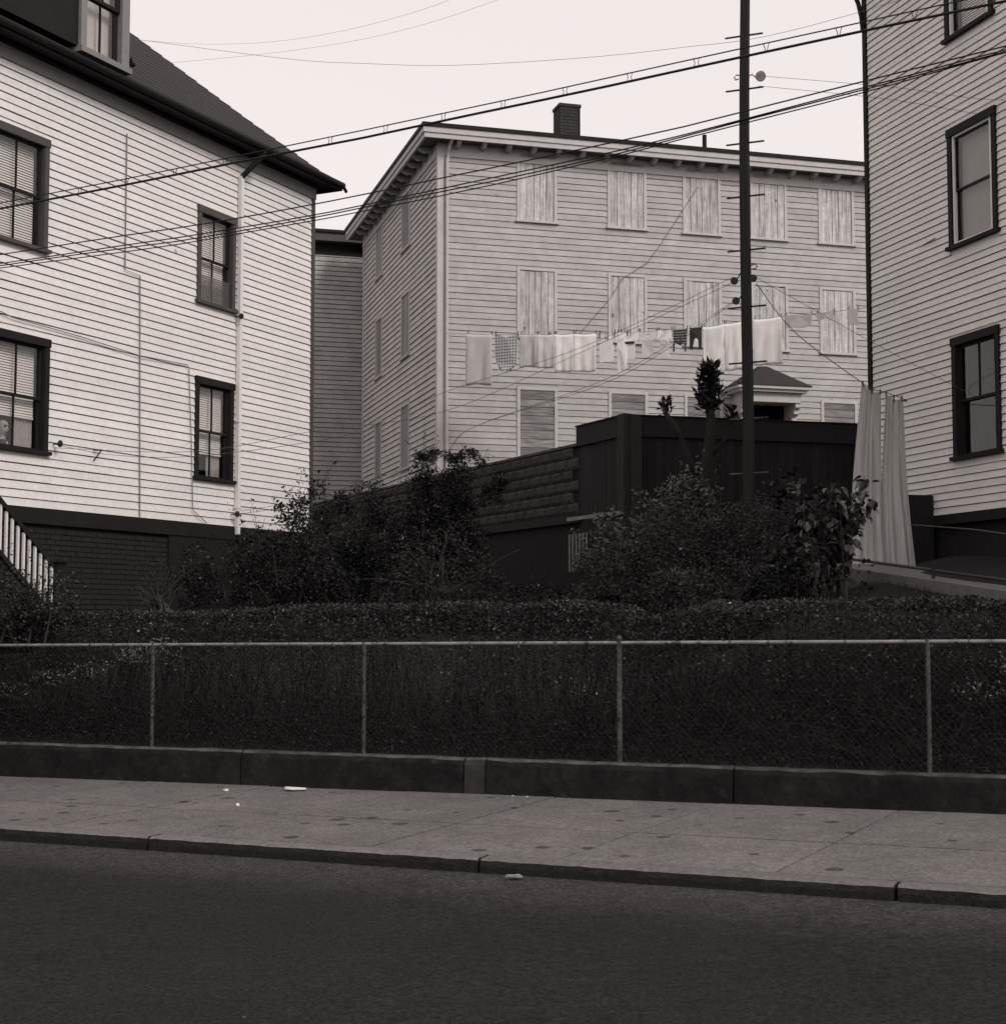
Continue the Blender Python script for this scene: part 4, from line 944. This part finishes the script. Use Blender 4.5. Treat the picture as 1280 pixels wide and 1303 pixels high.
laundry('striped_trousers', 'dark striped garment with thin hanging legs', 'trousers', 859, 877, 448, 'stripe', [[(.0, 0), (1, 0), (.98, .75), (.8, .6), (.5, .72), (.15, .6), (.05, .75)], [(.0, .6), (.14, .6), (.12, 1), (.0, 1)], [(.80, .6), (.94, .6), (.94, 1), (.82, 1)]])
laundry('dark_shorts', 'black child shorts left of the white sheets', 'shorts', 880, 896, 446, 'cloth_dark', [(.05, 0), (1, 0), (1, .9), (.78, 1), (.72, .55), (.5, .45), (.35, .55), (.22, 1), (0, .95)])
laundry('sheet', 'large white sheet left of the pole with tree tuft before it', 'sheet', 897, 925, 477, 'towel_w', botd=.01)
laundry('sheet', 'white sheet half hidden by the clothes pole', 'sheet', 925, 950, 472, 'towel_w')
laundry('sheet', 'creased white sheet just right of the clothes pole', 'sheet', 962, 999, 465, 'towel_w', wav=.035)
laundry('small_cloth', 'pale cloth short and wide, right of the creased sheet', 'cloth', 1003, 1038, 418, 'towel_g', [(0, 0), (.5, .05), (1, 0), (.95, .8), (.7, 1), (.3, .9), (.06, .95)])
laundry('small_cloth', 'pale cloth over the rightmost boarded window', 'cloth', 1043, 1066, 410, 'towel_g', [(0, 0), (1, 0), (.9, 1), (.6, .6), (.1, .9)])
laundry('small_cloth', 'pale cloth at the corner board of the grey house', 'cloth', 1084, 1097, 414, 'towel_g', [(0, 0), (1, 0), (1, 1), (.1, .95)])

# curtains on a separate line
CA = Vector((4.475, 19.0, 4.74)); CBp = Vector((5.08, 19.25, 4.56))
cdv = Vector((CBp.x-CA.x, CBp.y-CA.y, 0)).normalized()
wire('clothesline', [(3.33, 19.98, 6.22), (3.75, 19.6, 5.5), tuple(CA), (4.70, 19.08, 4.65), (4.79, 19.12, 4.64), tuple(CBp), (5.22, 20.0, 4.66), (5.45, 20.8, 4.77), (5.71, 21.65, 4.89)], .006, 'rope_dark', 'clothesline from the pole that carries the two curtains', 'clothesline')
def curtain(p0, wt, wb_, off_b, Hc, slopez, label):
    root = thing('curtain', label, 'curtain', p0, math.atan2(cdv.y, cdv.x), 'curtains hung on the line by the grey house')
    mb = MB(); nu, nv = 72, 26
    for side in (0, .006):
        for j in range(nv+1):
            v = j/nv; wd = wt+(wb_-wt)*v**.8
            for i in range(nu+1):
                u = i/nu; amp = .022+.012*v
                pl = (math.sin(u*2*math.pi*4.5+1.6*math.sin(u*8+p0[0]*9)+.6*math.sin(v*2.2+u*3))*(.45+.9*abs(noise.noise(Vector((u*3.3, v*.9, p0[0]*7))))*1.6) + .45*math.sin(u*2*math.pi*10+2)*(1-v)**2 + .5*noise.noise(Vector((u*7, v*2.4, 3))))
                x = off_b*v + wd*u + .004*math.sin(v*8+u*20)
                z = -Hc*v + slopez*u*(1-v) - .05*math.sin(u*math.pi)*(1-v)**3 + .012*math.sin(u*10)*v
                mb.v.append(Vector((x, amp*pl*(.6+.4*v)+side+.05*math.sin(v*3), z)))
    W_ = nu+1; K_ = W_*(nv+1)
    for j in range(nv):
        for i in range(nu): a = j*W_+i; mb.f.append((a, a+W_, a+W_+1, a+1)); mb.f.append((K_+a, K_+a+1, K_+a+W_+1, K_+a+W_))
    for j in range(nv):
        for i in (0, nu): a = j*W_+i; mb.f.append((a, a+W_, K_+a+W_, K_+a))
    mb.obj('cloth', M['curtain'], root, True)
    for u in (.02, .5, .97): MB().box(u*wt-.004, u*wt+.004, -.01, .01, -.04+slopez*u-(.04 if u == .5 else 0), .03+slopez*u-(.04 if u == .5 else 0)).obj('clothespin', M['dark_trim'], root)
curtain(tuple(CA), .27, .52, -.20, 2.28, -.10, 'grey pleated curtain nearer the broad-leaved shrub, left of the pair')
curtain((4.79, 19.12, 4.63), .25, .47, -.07, 2.18, -.05, 'grey pleated curtain, right of the pair, beside the bulkhead')

# ------------------------------------------------------------------ vegetation
rg = np.random.default_rng(11)
def leaves(P, size, up_bias=.3, aspect=.55, rng=rg):
    """one folded diamond leaf at each point of P: four vertices, one quad"""
    n = len(P); d = rng.normal(size=(n, 3)); d[:, 2] = d[:, 2]*.7+up_bias; d /= np.linalg.norm(d, axis=1)[:, None]
    a = rng.normal(size=(n, 3)); s = np.cross(d, a); s /= np.linalg.norm(s, axis=1)[:, None]; nn = np.cross(d, s)
    L = (size*rng.uniform(.6, 1.3, n))[:, None]; w_ = L*aspect*.5
    V = np.stack([P, P+d*L*.5+s*w_+nn*L*.08, P+d*L, P+d*L*.5-s*w_+nn*L*.08], 1).reshape(-1, 3)
    return V, np.arange(4*n).reshape(-1, 4)
def clump_points(n, c, r, shell=.5, rng=rg):
    d = rng.normal(size=(n, 3)); d /= np.linalg.norm(d, axis=1)[:, None]
    rad = rng.uniform(0, 1, n)**(1/3)*(1-shell)+shell*rng.uniform(.85, 1.05, n)
    return np.array(c)+d*rad[:, None]*np.array(r)
def lumpy(P, k=.10, f=2.0):
    return P + np.array([noise.noise_vector(Vector(p)*f) for p in P])*k
def shrub(name, label, clumps, n, size, m='leaf', cat='shrub', stems=8, stem_m='twig', sub=14, base=None, shell=.5, group=None, pale=0):
    x = sum(c[0][0] for c in clumps)/len(clumps); y = sum(c[0][1] for c in clumps)/len(clumps); zb = min(c[0][2]-c[1][2] for c in clumps)
    root = thing(name, label, cat, (x, y, zb), 0, group); o0 = np.array([x, y, zb])
    tot = sum(c[1][0]*c[1][1]*c[1][2] for c in clumps)**1; PP = []; tips = []
    for c, r in clumps:
        k = r[0]*r[1]*r[2]/tot; cn = max(4, int(sub*len(clumps)*k)+3)
        cc = clump_points(cn, c, np.array(r)*.75, .4)
        for q in cc:
            tips.append(q); PP.append(clump_points(int(n*k/cn)+1, q, np.array(r)*rg.uniform(.28, .5), .35))
    P = np.concatenate(PP)
    P = P + np.array([noise.noise_vector(Vector(q)*1.9) for q in P])*.16 + np.array([noise.noise_vector(Vector(q)*6) for q in P])*.05
    P = P[np.array([noise.noise(Vector(q)*3.4) > -.22+rnd.uniform(-.1, .1) for q in P])]
    sp = []; spm = MB()
    for i in range(int(stems*2.2)):
        q = np.array(tips[rnd.randrange(len(tips))]); d = np.array([rnd.uniform(-.6, .6), rnd.uniform(-.5, .2), rnd.uniform(.3, 1)]); d /= np.linalg.norm(d); l = rnd.uniform(.2, .55)
        spm.tube([Vector(q-o0), Vector(q+d*l*1.2-o0)], .004, 4, .0015)
        sp += [q+d*l*t_+rg.normal(size=3)*.025 for t_ in np.linspace(.2, 1.25, 16)]
    P = np.concatenate([P, np.array(sp)]); P = P[P[:, 2] > zb]; V, F = leaves(P-o0, size)
    npmesh('foliage', V, F, M[m], root)
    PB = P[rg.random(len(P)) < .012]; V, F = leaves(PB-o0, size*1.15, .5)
    npmesh('glint_leaves', V, F, M['leaf_glint'], root, kind='stuff')  # bright specks of light put in as paler leaves
    spm.obj('sprigs', M['twig'], root, kind='stuff')
    mb = MB(); b0 = Vector((0, 0, 0))
    for i in range(stems):
        t = Vector(tips[rnd.randrange(len(tips))]-o0); b1_ = b0+Vector((rnd.uniform(-.25, .25), rnd.uniform(-.2, .2), 0)) + (Vector((t.x*.6, t.y*.6, 0)))
        mid = b1_.lerp(t, .5)+Vector((rnd.uniform(-.1, .1), rnd.uniform(-.1, .1), .1)); mb.tube([b1_, mid, t+Vector((0, 0, .1))], .016, 5, .005)
        for k in range(3):
            q = mid.lerp(t, rnd.random()); mb.tube([q, q+Vector((rnd.uniform(-.3, .3), rnd.uniform(-.3, .1), rnd.uniform(.1, .4)))], .006, 4, .002)
    mb.obj('stems', M[stem_m], root, kind='stuff')
    if pale:
        mb = MB()
        for i in range(pale):
            a = rnd.uniform(-1.2, 1.2); l = rnd.uniform(.5, 1.2); p = Vector((rnd.uniform(-.2, .2), -.25, .25)); pts = [p]
            for k in range(4): p = p+Vector((math.sin(a)*l/4+rnd.uniform(-.05, .05), rnd.uniform(-.06, .02), math.cos(a)*l/4)); pts.append(p); a += rnd.uniform(-.25, .25)
            mb.tube(pts, .008, 4, .003)
        mb.obj('bare_twigs', M['twig_pale'], root, kind='stuff')
    return root
# hedge
HG = thing('hedge', 'long clipped dark hedge running behind the chain link fence', 'hedge', S(-6, 13.75, .7), 0); ho_ = np.array(S(-6, 13.75, .7))
def htop(s): return 1.82 + .012*(cl(s)+13) + .05*math.exp(-((s+7.5)/2.2)**2)
def hedge_pts(n, lo, inside):
    s = rg.uniform(-16, 2.2, n); t = rg.uniform(0, 1, n); out = []
    for a, b in zip(s, t):
        q0, q1 = 13.38, 14.35; zt = htop(a)+.05*noise.noise(Vector((a*1.3, 2, 0)))+.05*noise.noise(Vector((a*4, 7, 0)))
        if a > -4.6-0: zt += .0
        zt -= .14*math.exp(-((a+5.0)/.35)**2)
        h = zt-lo
        if inside: q = rg.uniform(q0, q1); z = lo+h*rg.uniform(.15, .97)
        else:
            per = (q1-q0)*.8+h*1.0
            if b*per < h: z = lo+h*(b*per/h)**.75; q = q0 + .10*noise.noise(Vector((a*2.2, z*2.4, 4))) + rg.uniform(-.03, .10)
            else: q = q0+(b*per-h)/.8; z = zt - .06*((q-q0)/(q1-q0)-.5)**2 + rg.uniform(-.07, .03)
            if z > zt-.12 and q < q0+.12: q += .06
        p = S(a, q, z); out.append((p.x, p.y, p.z))
    return np.array(out)
Pt = np.concatenate([hedge_pts(95000, 1.25, False), hedge_pts(22000, .85, True)]); V, F = leaves(Pt-ho_, .030, .25, .6)
npmesh('foliage', V, F, M['hedge'], HG, kind='stuff')
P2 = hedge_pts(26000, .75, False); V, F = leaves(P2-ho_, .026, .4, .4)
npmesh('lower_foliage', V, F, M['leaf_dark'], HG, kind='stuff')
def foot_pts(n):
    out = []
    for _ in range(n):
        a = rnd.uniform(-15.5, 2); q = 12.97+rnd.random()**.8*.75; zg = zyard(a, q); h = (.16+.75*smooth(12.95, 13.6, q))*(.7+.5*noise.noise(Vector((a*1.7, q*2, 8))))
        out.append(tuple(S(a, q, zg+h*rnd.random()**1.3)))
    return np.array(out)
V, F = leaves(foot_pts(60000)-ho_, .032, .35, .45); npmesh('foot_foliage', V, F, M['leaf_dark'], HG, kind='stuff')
mb = MB()
for i in range(900):
    a = rnd.uniform(-15, 1.6); q = rnd.uniform(12.97, 13.35); p = S(a, q, zyard(a, q)+rnd.uniform(0, .5))-Vector(ho_); d = Vector((rnd.uniform(-1, 1), rnd.uniform(-.3, .3), rnd.uniform(-.2, 1.2))).normalized(); pts = [p]
    for k in range(4): p = p+d*rnd.uniform(.05, .13); d = (d+Vector((rnd.uniform(-.4, .4), rnd.uniform(-.2, .2), rnd.uniform(-.4, .4)))).normalized(); pts.append(p)
    mb.tube(pts, .004, 3, .0015, cap=False)
mb.obj('loose_twigs', M['bark'], HG, kind='stuff')
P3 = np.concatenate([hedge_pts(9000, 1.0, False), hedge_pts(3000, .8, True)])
for (s0_, z0_, n_) in ((-12.5, 1.0, 120), (-11.9, 1.14, 140), (-11.3, 1.26, 120), (-10.75, 1.42, 260), (-10.45, 1.5, 160), (-5.6, 1.15, 40), (-2.0, 1.2, 120), (-1.7, 1.42, 80)):  # pale clumps imitate background light coming through the hedge
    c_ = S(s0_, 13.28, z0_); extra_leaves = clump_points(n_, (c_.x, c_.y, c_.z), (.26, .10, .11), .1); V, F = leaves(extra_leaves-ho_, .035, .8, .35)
    npmesh('glint_leaves', V, F, M['leaf_glint'], HG, kind='stuff')
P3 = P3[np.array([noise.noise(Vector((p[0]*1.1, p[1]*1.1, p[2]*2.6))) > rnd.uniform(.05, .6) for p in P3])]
V, F = leaves(P3-ho_, .034, .5, .45); npmesh('glint_leaves', V, F, M['leaf_glint'], HG, kind='stuff')  # scattered light glints, painted into the leaf colour
mb = MB()
for i in range(800):
    s = rnd.uniform(-15.5, 2); q = rnd.uniform(13.4, 14.25); zb = zyard(s, q)-.03; zt = htop(s)-rnd.uniform(.1, .7); dx = rnd.uniform(-.3, .3)
    mb.tube([S(s, q, zb)-Vector(ho_), S(s+dx*.6, q+rnd.uniform(-.08, .05), (zb+zt)/2)-Vector(ho_), S(s+dx, q+rnd.uniform(-.1, .1), zt)-Vector(ho_)], .0075, 3, .003, cap=False)
mb.obj('stems', M['bark_dark'], HG, kind='stuff')
# grass tufts and litter leaves on the bank
def tufts(n, fs, m, size, name, zf=zyard):
    P = []
    for _ in range(n):
        s, q = fs(); z = zf(s, q); p = S(s, q, z)
        if p.x > 4.0 and p.x > 4.04+(17.8-p.y)*.307-.03: continue      # not on the concrete walk
        P.append((p.x, p.y, p.z))
    V, F = leaves(np.array(P), size, 2.2, .14); return npmesh(name, V, F, M[m], None, kind='stuff')
tufts(7000, lambda: (rnd.uniform(-15, 2), 14.4+rnd.random()**1.5*4.0), 'grass_blade', .06, 'grass')
tufts(9000, lambda: (rnd.uniform(-4.5, 1), rnd.uniform(14.2, 17.5)), 'grass_blade', .05, 'grass')
tufts(1500, lambda: (rnd.uniform(-13, 0), rnd.uniform(12.84, 12.99)), 'grass_blade', .045, 'weeds', zf=lambda s, q: zwall(s)-.01)
# shrubs
shrub('shrub', 'dense small-leaved dark bush in the middle below the clothes pole', [((2.3, 18.6, 2.55), (1.1, .8, .75)), ((3.5, 19.0, 2.25), (.8, .6, .55)), ((1.5, 18.2, 2.15), (.8, .7, .55)), ((2.7, 17.4, 2.05), (1.2, .6, .5))], 78000, .033, 'leaf', stems=26, sub=20, shell=.7)
shrub('shrub', 'rounded paler-leaved bush in front of the plank fence corner', [((2.15, 20.3, 3.15), (.75, .5, .55)), ((2.6, 20.6, 3.3), (.35, .3, .35)), ((1.45, 20.2, 2.7), (.5, .5, .5))], 9000, .062, 'leaf_pale', stems=14, sub=12)
shrub('shrub', 'low bushy growth behind the pole in front of the plank fence', [((3.9, 21.2, 2.95), (.9, .5, .62)), ((2.9, 20.9, 2.95), (.7, .4, .6)), ((3.7, 20.6, 2.5), (.8, .3, .6))], 34000, .033, 'leaf', stems=10, sub=16)
shrub('shrub', 'dark climbing bush reaching the corner of the boarded house', [((-.95, 24.5, 3.9), (.62, .5, .62)), ((-.15, 24.3, 3.9), (.3, .3, .45)),  ((-.75, 24.4, 3.1), (.6, .5, .7)), ((-1.4, 24.3, 3.2), (.6, .5, .6)), ((-.6, 24.6, 4.35), (.36, .3, .22)), ((-1.15, 24.7, 4.45), (.34, .25, .2))], 30000, .045, 'leaf_dark', stems=14, sub=18)
shrub('shrub', 'sparse bush with pale bare twigs before the garage', [((-.95, 22.6, 2.6), (.8, .5, .6)), ((-1.0, 22.3, 2.3), (.95, .5, .35))], 5200, .045, 'leaf', stems=10, sub=10, pale=12)
shrub('shrub', 'tall dark overgrown bush between the white house corner and the block wall', [((-2.0, 24.5, 3.1), (.75, .6, .9)), ((-2.7, 24.0, 2.8), (.7, .6, .9)), ((-1.9, 24.0, 2.2), (1.2, .6, .8)), ((-2.45, 24.0, 3.6), (.35, .3, .25))], 30000, .045, 'leaf_dark', stems=16, sub=16, shell=.65)
shrub('shrub', 'leafy bush at the foot of the white house corner', [((-3.2, 21.8, 2.5), (.85, .5, .65)), ((-4.0, 21.6, 2.3), (.7, .4, .5)), ((-2.6, 21.4, 2.2), (.6, .4, .5))], 20000, .045, 'leaf_dark', stems=14, sub=16)
shrub('shrub', 'leafy sprig rising against the white clapboards at the corner', [((-3.0, 23.0, 3.35), (.35, .2, .35)), ((-2.75, 23.0, 3.6), (.16, .15, .2)), ((-3.55, 22.9, 3.05), (.3, .2, .16))], 1100, .06, 'leaf_dark', stems=8, sub=8)
shrub('shrub', 'small bush at the foot of the side stairs', [((-5.15, 17.4, 1.9), (.42, .4, .42)), ((-5.6, 17.3, 2.0), (.5, .4, .45))], 9000, .035, 'leaf', stems=8, sub=10, shell=.6)
shrub('shrub', 'thin spiky grass clump by the brick base', [((-4.45, 19.6, 2.0), (.16, .12, .28))], 30, .025, 'leaf', stems=16, stem_m='twig_pale', sub=5)
shrub('shrub', 'bushy growth left of the broad-leaved shrub', [((3.0, 16.6, 1.9), (.55, .5, .6)), ((2.4, 16.2, 1.75), (.6, .4, .4))], 10000, .045, 'leaf_dark', stems=10, sub=12)
shrub('shrub', 'black low undergrowth at the foot of the garage front', [((.3, 22.5, 2.0), (1.6, .6, .35)), ((-.8, 21.5, 1.8), (1.8, .6, .35)), ((.9, 20.6, 1.9), (1.0, .6, .4))], 26000, .04, 'leaf_dark', stems=12, sub=20, shell=.7)
# broad-leaved shrub, each leaf an object
BS = thing('broad_leaf_shrub', 'tall shrub with broad heart-shaped leaves in front of the curtains', 'shrub', (3.5, 16.5, 1.7))
lm = MB(); lm.v = [Vector(p) for p in ((0, 0, 0), (-.035, .01, .012), (-.042, .05, .006), (-.022, .085, -.004), (0, .115, -.02), (.022, .085, -.004), (.042, .05, .006), (.035, .01, .012), (0, .05, -.006))]
lm.f = [(0, 1, 2, 8), (8, 2, 3, 4), (8, 4, 5, 6), (0, 8, 6, 7)]
lmesh = lm.mesh('leaf', M['leaf_big'])
stem_pts = []
for i in range(15):
    bx_, by_ = rnd.uniform(-.22, .22), rnd.uniform(-.2, .2); tx = -.42+.9*i/14+rnd.uniform(-.05, .05); ty = rnd.uniform(-.3, .3); h = rnd.uniform(1.25, 1.75)
    P = [Vector((bx_, by_, 0)), Vector((bx_+tx*.25, by_+ty*.3, h*.45)), Vector((bx_+tx*.7, by_+ty*.7, h*.8)), Vector((bx_+tx*1.1, by_+ty, h))]
    MB().tube(P, .013, 5, .004).obj('stem', M['twig_pale'] if i % 4 == 0 else M['twig'], BS); stem_pts.append(P)
for k in range(380):
    P = rnd.choice(stem_pts); t = rnd.uniform(.22, 1.0)**.8*3; i = min(2, int(t)); p = P[i].lerp(P[i+1], t-i)
    if p.z < .75 and rnd.random() < .35: continue
    o = link('leaf', lmesh, BS); a = rnd.uniform(0, 6.28)
    o.location = p+Vector((math.cos(a)*.04, math.sin(a)*.04, 0)); sc_ = rnd.uniform(.65, 1.1); o.scale = (sc_, sc_, sc_)
    o.rotation_euler = (rnd.uniform(-1.3, .3), rnd.uniform(-.5, .5), a-1.57)
PL = np.concatenate([clump_points(22, (x_, rnd.uniform(-.2, .25), z_), (.17, .14, .16), .2) for x_, z_ in [(rnd.uniform(-.48, .3), rnd.uniform(.95, 1.6)) for _ in range(15)]+[(rnd.uniform(-.5, .1), rnd.uniform(.3, .95)) for _ in range(9)]+[(rnd.uniform(.1, .45), rnd.uniform(.25, .8)) for _ in range(3)]])
V, F = leaves(PL, .085, .2, .7); npmesh('foliage', V, F, M['leaf_dark'], BS, kind='stuff')
# pollarded tree
PT = thing('pollarded_tree', 'pollarded tree stump with dense leafy tuft in front of the plank fence', 'tree', (2.95, 22.0, 2.2))
mb = MB(); mb.tube([(-.02, 0, 0), (-.06, 0, 1.2), (-.01, 0, 2.0), (.05, 0, 2.35), (.02, 0, 2.75)], .10, 10, .065)
mb.tube([(-.04, 0, 1.5), (-.30, 0, 1.95), (-.42, .02, 2.3), (-.62, .05, 2.6)], .045, 8, .035); mb.tube([(.0, 0, 1.9), (.25, 0, 2.2), (.32, 0, 2.5)], .03, 6, .02)
mb.obj('trunk', M['bark'], PT, True)
PP = []
def tuft(c, r, h, n):
    for _ in range(n):
        a = rnd.uniform(0, 6.28); v = rnd.random(); rr = r*(1-.55*v)*rnd.uniform(.2, 1)*(.55+.45*min(1, v*3)); PP.append((c[0]+rr*math.cos(a), c[1]+rr*math.sin(a), c[2]+h*v))
tuft((.02, 0, 2.60), .23, .66, 700); tuft((-.60, .05, 2.55), .10, .22, 60); tuft((.34, 0, 2.42), .10, .2, 60)
V, F = leaves(np.array(PP), .13, 1.0, .32); npmesh('crown', V, F, M['leaf_dark'], PT)

# ------------------------------------------------------------------ litter
def litter(name, label, cat, s, q, pts, h=.02, m='paper'):
    mb = MB(); c = S(s, q, zwalk(s, q)+.006 if q > 9.7 else zroad(s)+.02); n = len(pts)
    mb.v = [Vector((x, y, h*rnd.uniform(0, 1))) for x, y in pts]+[Vector((x*.9, y*.9, h*rnd.uniform(.8, 1.6))) for x, y in pts]+[Vector((0, 0, h*1.5)), Vector((0, 0, 0))]
    mb.f = [(i, (i+1) % n, n+(i+1) % n, n+i) for i in range(n)]+[(n+i, n+(i+1) % n, 2*n) for i in range(n)]
    o = mb.obj(name, M[m]); o.location = c; return tag(o, label, cat)
litter('paper_scrap', 'folded white paper scrap lying on the pavement by the wall', 'litter', -8.2, 12.5, [(-.11, .05), (-.05, .07), (-.02, 0), (.10, -.02), (.11, .02), (.12, -.05), (-.04, -.06), (-.09, -.02)], .02)
litter('paper_scrap', 'small upright white scrap in the middle of the pavement', 'litter', -7.93, 11.2, [(-.013, .012), (.012, .015), (.014, -.02), (-.012, -.015)], .035)
litter('paper_scrap', 'tiny white scrap left of the folded paper', 'litter', -8.82, 12.25, [(-.025, 0), (0, .02), (.03, 0), (0, -.012)], .015)
litter('leaf_scrap', 'pale crumpled scrap in the gutter below the kerb joint', 'litter', -4.5, 9.55, [(-.06, 0), (-.02, .035), (.035, .03), (.06, -.01), (.02, -.03), (-.035, -.02)], .016, 'dim_paint')
for k, (s, q) in enumerate(((-5.95, 12.6), (-5.8, 12.58))): litter('paper_scrap', ('white speck of paper at the wall foot, left of two', 'white speck of paper at the wall foot, right of two')[k], 'litter', s, q, [(-.009, 0), (0, .009), (.009, 0), (0, -.009)], .012)
